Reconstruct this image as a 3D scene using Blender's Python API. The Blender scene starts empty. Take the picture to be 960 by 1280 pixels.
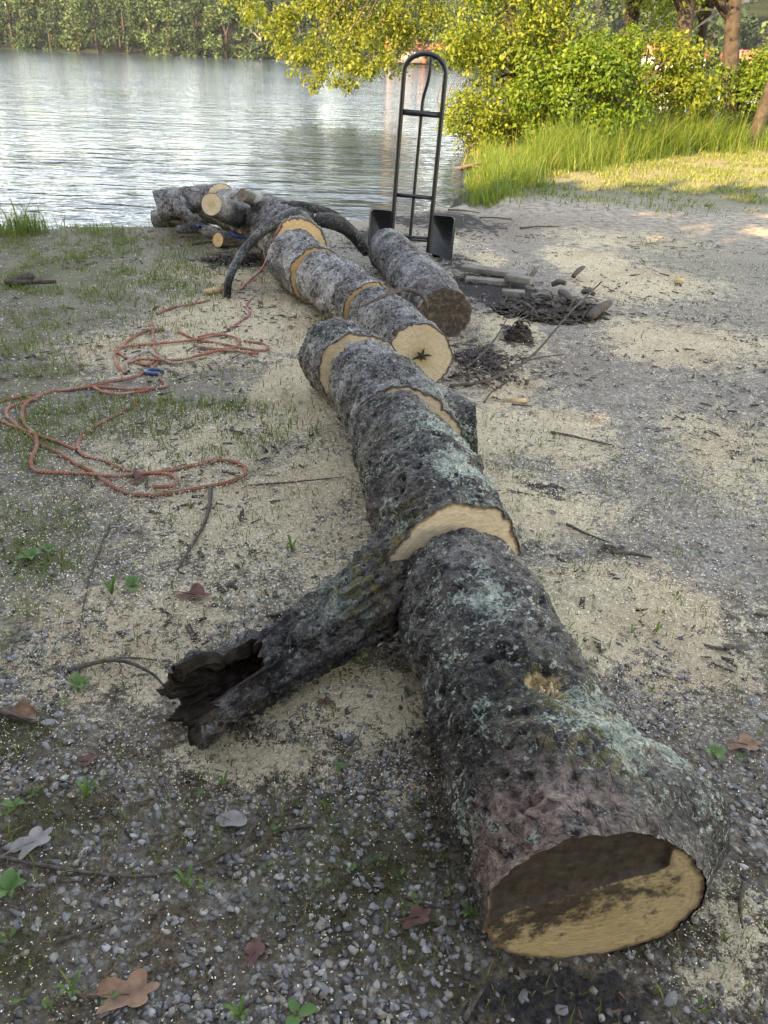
import bpy, math, random
import numpy as np
from mathutils import Vector, Matrix

random.seed(7)
RNG = np.random.default_rng(11)
SC = bpy.context.scene
COL = SC.collection
R = math.radians
PI = math.pi

# ------------------------------------------------------------------ camera
F, H, PITCH, ROLL = 999.0, 1.5, R(29.9), R(2.0)
cam_d = bpy.data.cameras.new('camera')
cam = bpy.data.objects.new('camera', cam_d)
COL.objects.link(cam)
cam_d.sensor_fit = 'VERTICAL'
cam_d.sensor_height = 32.0
cam_d.sensor_width = 24.0
cam_d.lens = 32.0 * F / 1280.0
cam_d.clip_start = 0.05
cam_d.clip_end = 3000
_f = np.array([0, math.cos(PITCH), -math.sin(PITCH)])
_u0 = np.array([0, math.sin(PITCH), math.cos(PITCH)])
_r0 = np.array([1., 0, 0])
_r = math.cos(ROLL) * _r0 + math.sin(ROLL) * _u0
_u = -math.sin(ROLL) * _r0 + math.cos(ROLL) * _u0
cam.matrix_world = Matrix(((_r[0], _u[0], -_f[0], 0), (_r[1], _u[1], -_f[1], 0), (_r[2], _u[2], -_f[2], H), (0, 0, 0, 1)))
SC.camera = cam

# ------------------------------------------------------------------ sky, sun, exposure
SUN_EL = R(25)
SUN_DIR = np.array([-0.62, -0.78, 0.0])          # where the sun stands (behind, to the left)
SUN_DIR = SUN_DIR / np.linalg.norm(SUN_DIR)
world = bpy.data.worlds.new('World')
SC.world = world
world.use_nodes = True
wn = world.node_tree
wn.nodes.clear()
wo = wn.nodes.new('ShaderNodeOutputWorld')
wb = wn.nodes.new('ShaderNodeBackground')
ws = wn.nodes.new('ShaderNodeTexSky')
ws.sky_type = 'NISHITA'
ws.sun_disc = False
ws.sun_elevation = SUN_EL
ws.sun_rotation = math.atan2(SUN_DIR[0], SUN_DIR[1])
ws.air_density = 1.0
ws.altitude = 800
ws.dust_density = 0.3
ws.ozone_density = 1.5
wb.inputs['Strength'].default_value = 0.15
wn.links.new(ws.outputs[0], wb.inputs[0])
wn.links.new(wb.outputs[0], wo.inputs[0])
sun_d = bpy.data.lights.new('sun', 'SUN')
sun_d.energy = 3.0
sun_d.angle = R(0.5)
sun_d.color = (1.0, 0.86, 0.62)
sun = bpy.data.objects.new('sun', sun_d)
COL.objects.link(sun)
sun.location = (-8, -12, 20)
_sv = Vector((SUN_DIR[0] * math.cos(SUN_EL), SUN_DIR[1] * math.cos(SUN_EL), math.sin(SUN_EL)))
sun.rotation_euler = _sv.to_track_quat('Z', 'Y').to_euler()
SC.view_settings.view_transform = 'Standard'
SC.view_settings.look = 'None'
SC.view_settings.gamma = 1.0
SC.view_settings.use_curve_mapping = False
SC.view_settings.exposure = 3.15
SC.view_settings.use_white_balance = True
SC.view_settings.white_balance_temperature = 11000
SC.view_settings.white_balance_tint = 21
SC.render.engine = 'CYCLES'
SC.cycles.use_denoising = True
SC.cycles.max_bounces = 6
SC.cycles.diffuse_bounces = 3
SC.cycles.glossy_bounces = 3
SC.cycles.transmission_bounces = 4
SC.cycles.volume_bounces = 0


# ------------------------------------------------------------------ geometry helpers
def at(px, py, z=0.0):
    """point of the place at height z seen at this spot of the photograph"""
    d = _f + _r * (px - 480) / F + _u * (640 - py) / F
    t = (z - H) / d[2]
    return np.array([0, 0, H]) + d * t


def proj(P):
    d = np.asarray(P, float) - np.array([0, 0, H])
    dep = d @ _f
    return np.stack([480 + F * (d @ _r) / dep, 640 - F * (d @ _u) / dep, dep], -1)


def _hash(ix, iy, iz, seed):
    with np.errstate(over='ignore'):
        h = (ix.astype(np.uint32) * np.uint32(374761393) + iy.astype(np.uint32) * np.uint32(668265263)
             + iz.astype(np.uint32) * np.uint32(2147483647) + np.uint32(seed * 974711 + 13))
        h = (h ^ (h >> np.uint32(13))) * np.uint32(1274126177)
        h = (h ^ (h >> np.uint32(16))) * np.uint32(2246822519)
        h = h ^ (h >> np.uint32(15))
    return h.astype(np.float64) / 4294967295.0


def vn(P, seed=0):
    """value noise in 0..1"""
    P = np.asarray(P, float)
    i = np.floor(P).astype(np.int64)
    f = P - i
    f = f * f * (3 - 2 * f)
    out = 0
    for dx in (0, 1):
        wx = f[..., 0] if dx else 1 - f[..., 0]
        for dy in (0, 1):
            wy = f[..., 1] if dy else 1 - f[..., 1]
            for dz in (0, 1):
                wz = f[..., 2] if dz else 1 - f[..., 2]
                out = out + wx * wy * wz * _hash(i[..., 0] + dx, i[..., 1] + dy, i[..., 2] + dz, seed)
    return out


def fbm(P, oct=4, seed=0, gain=0.5):
    P = np.asarray(P, float)
    s, a, n = 0, 1.0, 0.0
    for k in range(oct):
        s = s + a * vn(P * (2.03 ** k) + 17.3 * k, seed + k)
        n += a
        a *= gain
    return s / n


def smooth(a, b, x):
    t = np.clip((x - a) / (b - a), 0, 1)
    return t * t * (3 - 2 * t)


def make_mesh(name, V, faces, attrs=None, shade=True):
    """faces: list of (M,k) int arrays"""
    if not isinstance(faces, (list, tuple)):
        faces = [faces]
    V = np.ascontiguousarray(V, dtype=np.float32).reshape(-1, 3)
    me = bpy.data.meshes.new(name)
    me.vertices.add(len(V))
    me.vertices.foreach_set('co', V.ravel())
    idx = np.concatenate([np.asarray(f).ravel() for f in faces]).astype(np.int32)
    tot = np.concatenate([np.full(len(f), np.asarray(f).shape[1]) for f in faces]).astype(np.int32)
    st = np.concatenate([[0], np.cumsum(tot)[:-1]]).astype(np.int32)
    me.loops.add(len(idx))
    me.loops.foreach_set('vertex_index', idx)
    me.polygons.add(len(tot))
    me.polygons.foreach_set('loop_start', st)
    me.polygons.foreach_set('loop_total', tot)
    me.update(calc_edges=True)
    me.validate()
    if shade:
        me.polygons.foreach_set('use_smooth', np.ones(len(me.polygons), dtype=bool))
    for k, a in (attrs or {}).items():
        at_ = me.attributes.new(k, 'FLOAT', 'POINT')
        at_.data.foreach_set('value', np.ascontiguousarray(a, dtype=np.float32).ravel())
    return me


def put(name, me, mat=None, parent=None, loc=(0, 0, 0)):
    o = bpy.data.objects.new(name, me)
    COL.objects.link(o)
    o.location = loc
    if mat is not None and not me.materials:
        me.materials.append(mat)
    if parent is not None:
        o.parent = parent
    return o


def empty(name, loc=(0, 0, 0), rz=0.0):
    o = bpy.data.objects.new(name, None)
    COL.objects.link(o)
    o.location = loc
    o.rotation_euler = (0, 0, rz)
    o.empty_display_size = 0.05
    return o


def tag(o, label=None, cat=None, group=None, kind=None):
    if label:
        o['label'] = label
    if cat:
        o['category'] = cat
    if group:
        o['group'] = group
    if kind:
        o['kind'] = kind
    return o


def grid_faces(nr, ns, wrap=True):
    i = np.arange(nr - 1)[:, None]
    j = np.arange(ns if wrap else ns - 1)[None, :]
    j2 = (j + 1) % ns
    a = i * ns + j
    b = i * ns + j2
    return np.stack([a, b, b + ns, a + ns], -1).reshape(-1, 4)


def resample(P, n):
    """Catmull-Rom through P, n points evenly spaced"""
    P = np.asarray(P, float)
    if len(P) == 2:
        t = np.linspace(0, 1, n)[:, None]
        return P[0] * (1 - t) + P[1] * t
    Q = np.vstack([2 * P[0] - P[1], P, 2 * P[-1] - P[-2]])
    out = []
    for k in range(len(P) - 1):
        p0, p1, p2, p3 = Q[k:k + 4]
        for t in np.linspace(0, 1, 24, endpoint=False):
            out.append(0.5 * (2 * p1 + (p2 - p0) * t + (2 * p0 - 5 * p1 + 4 * p2 - p3) * t * t + (3 * p1 - p0 - 3 * p2 + p3) * t ** 3))
    out.append(P[-1])
    out = np.array(out)
    d = np.concatenate([[0], np.cumsum(np.linalg.norm(np.diff(out[:, :3], axis=0), axis=1))])
    s = np.linspace(0, d[-1], n)
    return np.stack([np.interp(s, d, out[:, k]) for k in range(out.shape[1])], -1)


def frames(C):
    T = np.gradient(C, axis=0)
    T /= np.linalg.norm(T, axis=1)[:, None] + 1e-12
    up = np.array([0, 0, 1.0])
    if abs(T[:, 2]).max() > 0.85:
        up = np.array([0.0, -1.0, 0.0]) if abs(T[:, 1]).max() < 0.8 else np.array([1.0, 0, 0.0])
    S = np.cross(T, up)
    S /= np.linalg.norm(S, axis=1)[:, None] + 1e-12
    U = np.cross(S, T)
    return T, S, U


def tube_grid(P, rad, nr, ns, end0=(0, 0), end1=(0, 0), decay=0.2, flat=1.0):
    """P (n,3), rad per point -> grid (nr,ns,3), centre line, radial dirs, s, theta"""
    Q = np.column_stack([np.asarray(P, float), np.asarray(rad, float)])
    Q = resample(Q, nr)
    C, r = Q[:, :3], Q[:, 3]
    T, S, U = frames(C)
    th = np.linspace(0, 2 * PI, ns, endpoint=False)
    D = np.cos(th)[None, :, None] * U[:, None, :] * flat + np.sin(th)[None, :, None] * S[:, None, :]
    s = np.concatenate([[0], np.cumsum(np.linalg.norm(np.diff(C, axis=0), axis=1))])
    w0 = np.exp(-(s / decay) ** 2)[:, None]
    w1 = np.exp(-((s[-1] - s) / decay) ** 2)[:, None]
    sh = (w0 * (end0[0] * np.cos(th) + end0[1] * np.sin(th)) + w1 * (end1[0] * np.cos(th) + end1[1] * np.sin(th))) * r[:, None]
    G = C[:, None, :] + D * r[:, None, None] + T[:, None, :] * sh[:, :, None]
    return G, C, D, s, th, r


def simple_tube(P, rad, nr, ns, cap=True, bumpy=0.0, seed=0):
    G, C, D, s, th, r = tube_grid(P, rad, nr, ns)
    if bumpy:
        n = fbm(G.reshape(-1, 3) / (r.mean() * 1.5 + 1e-6), 3, seed).reshape(nr, ns) - 0.5
        G = G + D * (n * bumpy * 2 * r[:, None])[..., None]
    V = G.reshape(-1, 3)
    Fq = grid_faces(nr, ns)
    fs = [Fq]
    if cap:
        V = np.vstack([V, C[0], C[-1]])
        n0 = nr * ns
        j = np.arange(ns)
        fs.append(np.stack([np.full(ns, n0), (j + 1) % ns, j], -1))
        b = (nr - 1) * ns
        fs.append(np.stack([np.full(ns, n0 + 1), b + j, b + (j + 1) % ns], -1))
    return V, fs


def join(parts):
    """[(V, [faces..])...] -> one V, faces"""
    Vs, out, off = [], {}, 0
    for V, fs in parts:
        Vs.append(V)
        if not isinstance(fs, (list, tuple)):
            fs = [fs]
        for f in fs:
            f = np.asarray(f)
            out.setdefault(f.shape[1], []).append(f + off)
        off += len(V)
    return np.vstack(Vs), [np.vstack(v) for v in out.values()]


def scatter(TV, TF, pos, rot, scale, jitter=0.0):
    """copies of a template as one mesh: rot (N,3,3), scale (N,3)"""
    N, n = len(pos), len(TV)
    tv = TV[None] * scale[:, None, :]
    if jitter:
        tv = tv * (1 + RNG.uniform(-jitter, jitter, (N, n, 1)))
    V = np.einsum('nij,nkj->nki', rot, tv) + pos[:, None, :]
    Fx = (np.asarray(TF)[None] + (np.arange(N) * n)[:, None, None]).reshape(-1, np.asarray(TF).shape[1])
    return V.reshape(-1, 3), Fx


def rand_rot(N, tilt=PI, rng=RNG):
    """rotation about z by anything, then tilt by up to tilt"""
    a = rng.uniform(0, 2 * PI, N)
    b = rng.uniform(-tilt, tilt, N)
    c = rng.uniform(0, 2 * PI, N)

    def rz(t):
        m = np.zeros((N, 3, 3))
        m[:, 0, 0] = np.cos(t); m[:, 0, 1] = -np.sin(t); m[:, 1, 0] = np.sin(t); m[:, 1, 1] = np.cos(t); m[:, 2, 2] = 1
        return m
    rx = np.zeros((N, 3, 3))
    rx[:, 0, 0] = 1; rx[:, 1, 1] = np.cos(b); rx[:, 1, 2] = -np.sin(b); rx[:, 2, 1] = np.sin(b); rx[:, 2, 2] = np.cos(b)
    return rz(a) @ rx @ rz(c)


_t = (1 + 5 ** 0.5) / 2
ICO_V = np.array([(-1, _t, 0), (1, _t, 0), (-1, -_t, 0), (1, -_t, 0), (0, -1, _t), (0, 1, _t), (0, -1, -_t), (0, 1, -_t), (_t, 0, -1), (_t, 0, 1), (-_t, 0, -1), (-_t, 0, 1)], float)
ICO_V /= np.linalg.norm(ICO_V[0])
ICO_F = np.array([(0, 11, 5), (0, 5, 1), (0, 1, 7), (0, 7, 10), (0, 10, 11), (1, 5, 9), (5, 11, 4), (11, 10, 2), (10, 7, 6), (7, 1, 8), (3, 9, 4), (3, 4, 2), (3, 2, 6), (3, 6, 8), (3, 8, 9), (4, 9, 5), (2, 4, 11), (6, 2, 10), (8, 6, 7), (9, 8, 1)])
OCT_V = np.array([(1, 0, 0), (-1, 0, 0), (0, 1, 0), (0, -1, 0), (0, 0, 1), (0, 0, -1)], float)
OCT_F = np.array([(0, 2, 4), (2, 1, 4), (1, 3, 4), (3, 0, 4), (2, 0, 5), (1, 2, 5), (3, 1, 5), (0, 3, 5)])


def ico(sub=2):
    V, Fc = ICO_V.copy(), ICO_F.copy()
    for _ in range(sub):
        cache, V2, F2 = {}, [tuple(v) for v in V], []

        def mid(a, b):
            k = (min(a, b), max(a, b))
            if k not in cache:
                m = np.array(V2[a]) + np.array(V2[b])
                V2.append(tuple(m / np.linalg.norm(m)))
                cache[k] = len(V2) - 1
            return cache[k]
        for a, b, c in Fc:
            x, y, z = mid(a, b), mid(b, c), mid(c, a)
            F2 += [(a, x, z), (b, y, x), (c, z, y), (x, y, z)]
        V, Fc = np.array(V2), np.array(F2)
    return V, Fc


def box(x0, x1, y0, y1, z0, z1):
    V = np.array([(x, y, z) for x in (x0, x1) for y in (y0, y1) for z in (z0, z1)], float)
    Fb = np.array([(0, 1, 3, 2), (4, 6, 7, 5), (0, 4, 5, 1), (2, 3, 7, 6), (0, 2, 6, 4), (1, 5, 7, 3)])
    return V, Fb


# ------------------------------------------------------------------ material helpers
class Mt:
    def __init__(self, name, rough=0.8, spec=0.3):
        self.m = bpy.data.materials.new(name)
        self.m.use_nodes = True
        self.nt = self.m.node_tree
        self.b = self.nt.nodes['Principled BSDF']
        self.b.inputs['Roughness'].default_value = rough
        self.b.inputs['Specular IOR Level'].default_value = spec
        self.tc = None

    def new(self, t):
        return self.nt.nodes.new(t)

    def link(self, a, b):
        self.nt.links.new(a, b)

    def setin(self, sock, v):
        if isinstance(v, bpy.types.NodeSocket):
            self.link(v, sock)
        elif isinstance(v, (tuple, list)) and len(v) == 3 and sock.type == 'RGBA':
            sock.default_value = (*v, 1)
        else:
            sock.default_value = v

    def coord(self, which='Object'):
        if self.tc is None:
            self.tc = self.new('ShaderNodeTexCoord')
        return self.tc.outputs[which]

    def pos(self):
        return self.new('ShaderNodeNewGeometry').outputs['Position']

    def island(self):
        return self.new('ShaderNodeNewGeometry').outputs['Random Per Island']

    def objrand(self):
        return self.new('ShaderNodeObjectInfo').outputs['Random']

    def attr(self, n):
        a = self.new('ShaderNodeAttribute')
        a.attribute_name = n
        return a.outputs['Fac']

    def mapv(self, vec, scale=(1, 1, 1), loc=(0, 0, 0)):
        n = self.new('ShaderNodeMapping')
        self.link(vec, n.inputs['Vector'])
        n.inputs['Scale'].default_value = scale
        n.inputs['Location'].default_value = loc
        return n.outputs[0]

    def noise(self, vec, scale, detail=4, rough=0.55, dist=0.0):
        n = self.new('ShaderNodeTexNoise')
        self.link(vec, n.inputs['Vector'])
        n.inputs['Scale'].default_value = scale
        n.inputs['Detail'].default_value = detail
        n.inputs['Roughness'].default_value = rough
        n.inputs['Distortion'].default_value = dist
        return n.outputs[0]

    def voro(self, vec, scale, feature='F1', out='Distance', rand=1.0):
        n = self.new('ShaderNodeTexVoronoi')
        n.feature = feature
        self.link(vec, n.inputs['Vector'])
        n.inputs['Scale'].default_value = scale
        n.inputs['Randomness'].default_value = rand
        return n.outputs[out]

    def ramp(self, fac, stops, interp='LINEAR'):
        n = self.new('ShaderNodeValToRGB')
        self.setin(n.inputs[0], fac)
        n.color_ramp.interpolation = interp
        e = n.color_ramp.elements
        while len(e) < len(stops):
            e.new(0.5)
        for k, (p, c) in enumerate(stops):
            e[k].position = p
            e[k].color = (c, c, c, 1) if isinstance(c, (int, float)) else (*c, 1)
        return n.outputs[0]

    def mix(self, fac, a, b, mode='MIX'):
        n = self.new('ShaderNodeMix')
        n.data_type = 'RGBA'
        n.blend_type = mode
        self.setin(n.inputs[0], fac)
        self.setin(n.inputs[6], a)
        self.setin(n.inputs[7], b)
        return n.outputs[2]

    def math(self, op, a, b=None, c=None, clamp=False):
        n = self.new('ShaderNodeMath')
        n.operation = op
        n.use_clamp = clamp
        self.setin(n.inputs[0], a)
        if b is not None:
            self.setin(n.inputs[1], b)
        if c is not None:
            self.setin(n.inputs[2], c)
        return n.outputs[0]

    def maprange(self, v, a, b, c=0.0, d=1.0):
        n = self.new('ShaderNodeMapRange')
        n.interpolation_type = 'SMOOTHSTEP'
        self.setin(n.inputs[0], v)
        n.inputs[1].default_value = a
        n.inputs[2].default_value = b
        n.inputs[3].default_value = c
        n.inputs[4].default_value = d
        return n.outputs[0]

    def color(self, v):
        self.setin(self.b.inputs['Base Color'], v)

    def bump(self, h, strength=0.5, dist=0.01, normal=None):
        n = self.new('ShaderNodeBump')
        n.inputs['Strength'].default_value = strength
        n.inputs['Distance'].default_value = dist
        self.link(h, n.inputs['Height'])
        if normal is not None:
            self.link(normal, n.inputs['Normal'])
        self.link(n.outputs[0], self.b.inputs['Normal'])
        return n.outputs[0]


def leaf_material(name, stops, rand='island', trans=0.4, gloss=0.25):
    M = Mt(name, 0.5, gloss)
    c = M.ramp(M.island() if rand == 'island' else M.objrand(), stops)
    M.color(c)
    tr = M.new('ShaderNodeBsdfTranslucent')
    M.link(M.mix(0.5, c, (0.30, 0.34, 0.03), 'MIX'), tr.inputs['Color'])
    mx = M.new('ShaderNodeMixShader')
    mx.inputs[0].default_value = trans
    out = M.nt.nodes['Material Output']
    M.link(M.b.outputs[0], mx.inputs[1])
    M.link(tr.outputs[0], mx.inputs[2])
    M.link(mx.outputs[0], out.inputs['Surface'])
    return M.m


def plain(name, col, rough=0.7, spec=0.3, var=0.25, scale=20, metal=0.0, bump=0.0, bscale=60):
    M = Mt(name, rough, spec)
    n = M.noise(M.coord(), scale, 5)
    lo = tuple(c * (1 - var) for c in col)
    hi = tuple(min(1, c * (1 + var)) for c in col)
    M.color(M.ramp(n, [(0.3, lo), (0.7, hi)]))
    M.b.inputs['Metallic'].default_value = metal
    if bump:
        M.bump(M.noise(M.coord(), bscale, 5), bump, 0.01)
    return M.m


# ------------------------------------------------------------------ materials
def bark_material(name, dark=(0.014, 0.010, 0.008), mid=(0.085, 0.070, 0.056), light=(0.26, 0.235, 0.20), lich=0.5, seed=0.0):
    M = Mt(name, 0.75, 0.35)
    v = M.mapv(M.coord(), (1, 1, 1), (seed, seed * 1.7, 0))
    al, an = M.attr('along'), M.attr('ang')
    cx = M.new('ShaderNodeCombineXYZ')
    M.link(an, cx.inputs[0]); M.link(al, cx.inputs[1]); cx.inputs[2].default_value = seed
    wr = M.noise(M.mapv(cx.outputs[0], (9, 75, 1)), 1.0, 6, 0.6, 0.6)          # wrinkles that run round the log
    big = M.math('ADD', M.math('MULTIPLY', M.noise(v, 4.2, 5, 0.6), 0.65), M.math('MULTIPLY', M.noise(v, 13, 5, 0.6), 0.35))
    mid_n = M.noise(v, 30, 5, 0.6)
    fine = M.noise(v, 150, 4, 0.65)
    k = M.math('ADD', M.math('MULTIPLY', big, 0.62), M.math('ADD', M.math('MULTIPLY', mid_n, 0.2), M.math('MULTIPLY', wr, 0.18)))
    k = M.math('SUBTRACT', k, M.math('MULTIPLY', M.attr('dark'), 0.20))
    c = M.ramp(k, [(0.40, dark), (0.475, mid), (0.575, light)])
    c = M.mix(0.9, c, M.ramp(fine, [(0.36, 0.30), (0.60, 1.45)]), 'MULTIPLY')
    pit = M.maprange(M.noise(M.mapv(v, (1, 1, 1), (7, 1, 2)), 48, 4, 0.6), 0.56, 0.63)
    c = M.mix(M.math('MULTIPLY', pit, 0.85), c, dark)
    flk = M.maprange(M.noise(M.mapv(v, (1, 1, 1), (1, 8, 5)), 85, 4, 0.6), 0.58, 0.66)
    c = M.mix(M.math('MULTIPLY', flk, 0.6), c, light)
    crk = M.maprange(M.voro(M.mapv(cx.outputs[0], (5.5, 16, 1)), 1.0, 'DISTANCE_TO_EDGE'), 0.0, 0.07, 0.0, 1.0)
    crk = M.math('MAXIMUM', crk, M.maprange(big, 0.42, 0.55))
    c = M.mix(crk, dark, c)
    # brown tint in places
    c = M.mix(M.maprange(M.noise(v, 5, 3), 0.55, 0.7, 0, 0.5), c, (0.11, 0.065, 0.042))
    # lichens
    li = M.attr('lichen')
    l1 = M.noise(M.mapv(v, (1, 1, 1), (3.1, 0, 0)), 6.5, 4, 0.6)
    l2 = M.noise(v, 70, 4, 0.7)
    lk = M.math('ADD', M.math('MULTIPLY', l1, 0.5), M.math('ADD', M.math('MULTIPLY', l2, 0.32), M.math('MULTIPLY', M.noise(v, 190, 3, 0.7), 0.18)))
    lk = M.math('ADD', lk, M.math('MULTIPLY', M.math('SUBTRACT', li, 0.5), 0.24))
    vz = M.new('ShaderNodeTexVoronoi'); M.link(M.mix(0.04, v, M.noise(v, 60, 3), 'ADD'), vz.inputs['Vector']); vz.inputs['Scale'].default_value = 62
    sepv = M.new('ShaderNodeSeparateColor'); M.link(vz.outputs['Color'], sepv.inputs[0])
    cell = M.maprange(M.math('ADD', M.math('MULTIPLY', sepv.outputs[0], 0.16), lk), 0.615, 0.625)
    cell = M.math('MULTIPLY', cell, M.maprange(M.math('ADD', vz.outputs['Distance'], M.math('MULTIPLY', fine, 0.5)), 0.62, 0.78, 1.0, 0.0))
    lm = M.math('MAXIMUM', M.maprange(lk, 0.555, 0.572), cell)
    lc = M.ramp(M.noise(v, 16, 4), [(0.35, (0.20, 0.245, 0.18)), (0.5, (0.36, 0.395, 0.315)), (0.66, (0.50, 0.54, 0.40))])
    lc = M.mix(0.8, lc, M.ramp(fine, [(0.38, 0.40), (0.58, 1.2)]), 'MULTIPLY')
    lm2 = M.math('MULTIPLY', lm, lich)
    c = M.mix(lm2, c, lc)
    # yellow moss
    ym = M.math('MULTIPLY', M.attr('moss'), M.maprange(M.noise(v, 42, 4, 0.7), 0.48, 0.58))
    c = M.mix(ym, c, M.ramp(fine, [(0.3, (0.07, 0.06, 0.01)), (0.7, (0.26, 0.21, 0.03))]))
    # pink inner bark where the outer bark is rubbed off
    pk = M.math('MULTIPLY', M.attr('pink'), M.maprange(M.noise(v, 22, 5, 0.7), 0.36, 0.52))
    c = M.mix(pk, c, M.ramp(M.noise(v, 60, 5, 0.7), [(0.32, (0.07, 0.045, 0.035)), (0.5, (0.20, 0.125, 0.095)), (0.68, (0.33, 0.23, 0.18))]))
    wd = M.maprange(M.math('ADD', M.attr('wood'), M.math('MULTIPLY', M.math('SUBTRACT', mid_n, 0.5), 0.8)), 0.42, 0.58)
    c = M.mix(wd, c, M.ramp(M.noise(M.mapv(v, (1, 0.25, 1)), 80, 4), [(0.3, (0.26, 0.15, 0.06)), (0.7, (0.55, 0.38, 0.17))]))
    M.color(c)
    hgt = M.math('ADD', M.math('SUBTRACT', M.math('ADD', M.math('MULTIPLY', mid_n, 0.9), M.math('MULTIPLY', crk, 0.35)), M.math('MULTIPLY', pit, 0.45)), M.math('ADD', M.math('MULTIPLY', fine, 0.45), M.math('ADD', M.math('MULTIPLY', wr, 0.55), M.math('MULTIPLY', lm2, M.math('MULTIPLY', l2, 0.6)))))
    M.bump(hgt, 1.0, 0.022)
    M.setin(M.b.inputs['Roughness'], M.ramp(k, [(0.35, 0.42), (0.5, 0.8)]))
    return M.m


def wood_material(name, base=(0.55, 0.42, 0.26), core=(0.46, 0.33, 0.17), stain=0.0, rim=0.955):
    M = Mt(name, 0.7, 0.25)
    rad, ang = M.attr('rad'), M.attr('ang')
    v = M.coord()
    wob = M.noise(v, 12, 4)
    rr = M.math('ADD', rad, M.math('MULTIPLY', M.math('SUBTRACT', wob, 0.5), 0.07))
    rcx = M.new('ShaderNodeCombineXYZ'); M.link(M.math('MULTIPLY', rr, 26.0), rcx.inputs[0])
    rings = M.maprange(M.noise(rcx.outputs[0], 1.0, 4, 0.7), 0.34, 0.60)
    c = M.mix(M.maprange(rr, 0.15, 0.6), core, base)
    c = M.mix(M.maprange(M.noise(v, 9, 3), 0.35, 0.65, 0.35, 0.75), c, M.ramp(rings, [(0.0, 0.60), (1.0, 1.06)]), 'MULTIPLY')
    c = M.mix(0.5, c, M.ramp(M.noise(M.mapv(v, (6, 6, 60)), 4, 4, 0.6), [(0.35, 0.72), (0.65, 1.1)]), 'MULTIPLY')
    c = M.mix(M.maprange(M.noise(v, 6, 3), .5, .7, 0, .6), c, core)
    c = M.mix(0.6, c, M.ramp(M.noise(M.mapv(v, (1, 1, 3)), 55, 5, 0.7), [(0.3, 0.6), (0.7, 1.2)]), 'MULTIPLY')
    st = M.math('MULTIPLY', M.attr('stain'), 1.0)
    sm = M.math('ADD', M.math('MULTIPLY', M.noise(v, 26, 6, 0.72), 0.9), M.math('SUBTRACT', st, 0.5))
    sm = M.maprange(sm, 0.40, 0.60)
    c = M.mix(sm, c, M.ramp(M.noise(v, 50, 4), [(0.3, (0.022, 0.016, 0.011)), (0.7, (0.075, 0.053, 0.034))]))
    ck = M.math('ABSOLUTE', M.math('SINE', M.math('ADD', M.math('MULTIPLY', ang, 2.5), M.math('MULTIPLY', M.noise(v, 18, 3), 5.0))))
    ck = M.math('MULTIPLY', M.maprange(ck, 0.0, 0.05, 1.0, 0.0), M.maprange(M.math('ADD', rad, M.math('MULTIPLY', wob, 0.8)), 0.55, 0.95, 0.8, 0.0))
    c = M.mix(M.math('MULTIPLY', ck, 0.6), c, (0.10, 0.06, 0.03))
    rimn = M.math('ADD', rad, M.math('MULTIPLY', M.math('SUBTRACT', M.noise(v, 30, 4), 0.5), 0.10))
    c = M.mix(M.maprange(rimn, rim - 0.03, rim + 0.02), c, M.ramp(M.noise(v, 70, 3), [(0.35, (0.06, 0.04, 0.025)), (0.65, (0.20, 0.125, 0.07))]))
    M.color(c)
    M.bump(M.noise(M.mapv(v, (2, 2, 9)), 40, 4), 0.4, 0.004)
    return M.m


MAT = {}
MAT['bark_dark'] = bark_material('bark_dark', lich=0.9, seed=0.0)
MAT['bark_grey'] = bark_material('bark_grey', dark=(0.024, 0.019, 0.015), mid=(0.135, 0.118, 0.102), light=(0.35, 0.325, 0.295), lich=0.75, seed=4.0)
MAT['bark_pale'] = bark_material('bark_pale', dark=(0.030, 0.023, 0.018), mid=(0.18, 0.158, 0.137), light=(0.42, 0.39, 0.355), lich=0.5, seed=9.0)
MAT['bark_limb'] = bark_material('bark_limb', dark=(0.014, 0.011, 0.008), mid=(0.075, 0.061, 0.05), light=(0.22, 0.195, 0.17), lich=0.5, seed=2.0)
MAT['wood'] = wood_material('cut_wood')
MAT['wood_orange'] = wood_material('cut_wood_orange', (0.56, 0.37, 0.18), (0.50, 0.30, 0.13))
MAT['wood_old'] = wood_material('cut_wood_weathered', (0.20, 0.15, 0.10), (0.13, 0.09, 0.06))
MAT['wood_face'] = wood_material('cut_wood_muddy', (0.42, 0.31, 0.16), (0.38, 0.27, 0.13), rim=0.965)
MAT['rot'] = plain('rotten_wood', (0.035, 0.026, 0.019), 0.95, 0.1, 0.7, 25, bump=1.0, bscale=50)
MAT['branch'] = plain('twig_bark', (0.085, 0.066, 0.052), 0.85, 0.2, 0.5, 60, bump=0.6, bscale=150)
MAT['branch_dark'] = plain('dark_branch_bark', (0.072, 0.054, 0.040), 0.85, 0.2, 0.5, 40, bump=0.8, bscale=90)
MAT['black_metal'] = plain('black_painted_steel', (0.008, 0.008, 0.008), 0.42, 0.5, 0.3, 12, bump=0.08, bscale=90)
MAT['rubber'] = plain('black_rubber', (0.02, 0.02, 0.021), 0.8, 0.3, 0.3, 30, bump=0.3)
MAT['plate'] = plain('scuffed_black_plate', (0.011, 0.011, 0.011), 0.55, 0.4, 0.6, 22, bump=0.3, bscale=40)
MAT['lumber'] = plain('weathered_lumber', (0.17, 0.145, 0.115), 0.85, 0.2, 0.3, 14, bump=0.4)
MAT['chip'] = plain('fresh_wood_chip', (0.40, 0.25, 0.12), 0.8, 0.2, 0.3, 30, bump=0.4)
MAT['muck'] = plain('black_muck', (0.040, 0.030, 0.023), 0.9, 0.25, 0.7, 18, bump=1.0, bscale=45)
MAT['blue'] = plain('blue_rope', (0.03, 0.10, 0.32), 0.6, 0.3, 0.4, 40)
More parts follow.
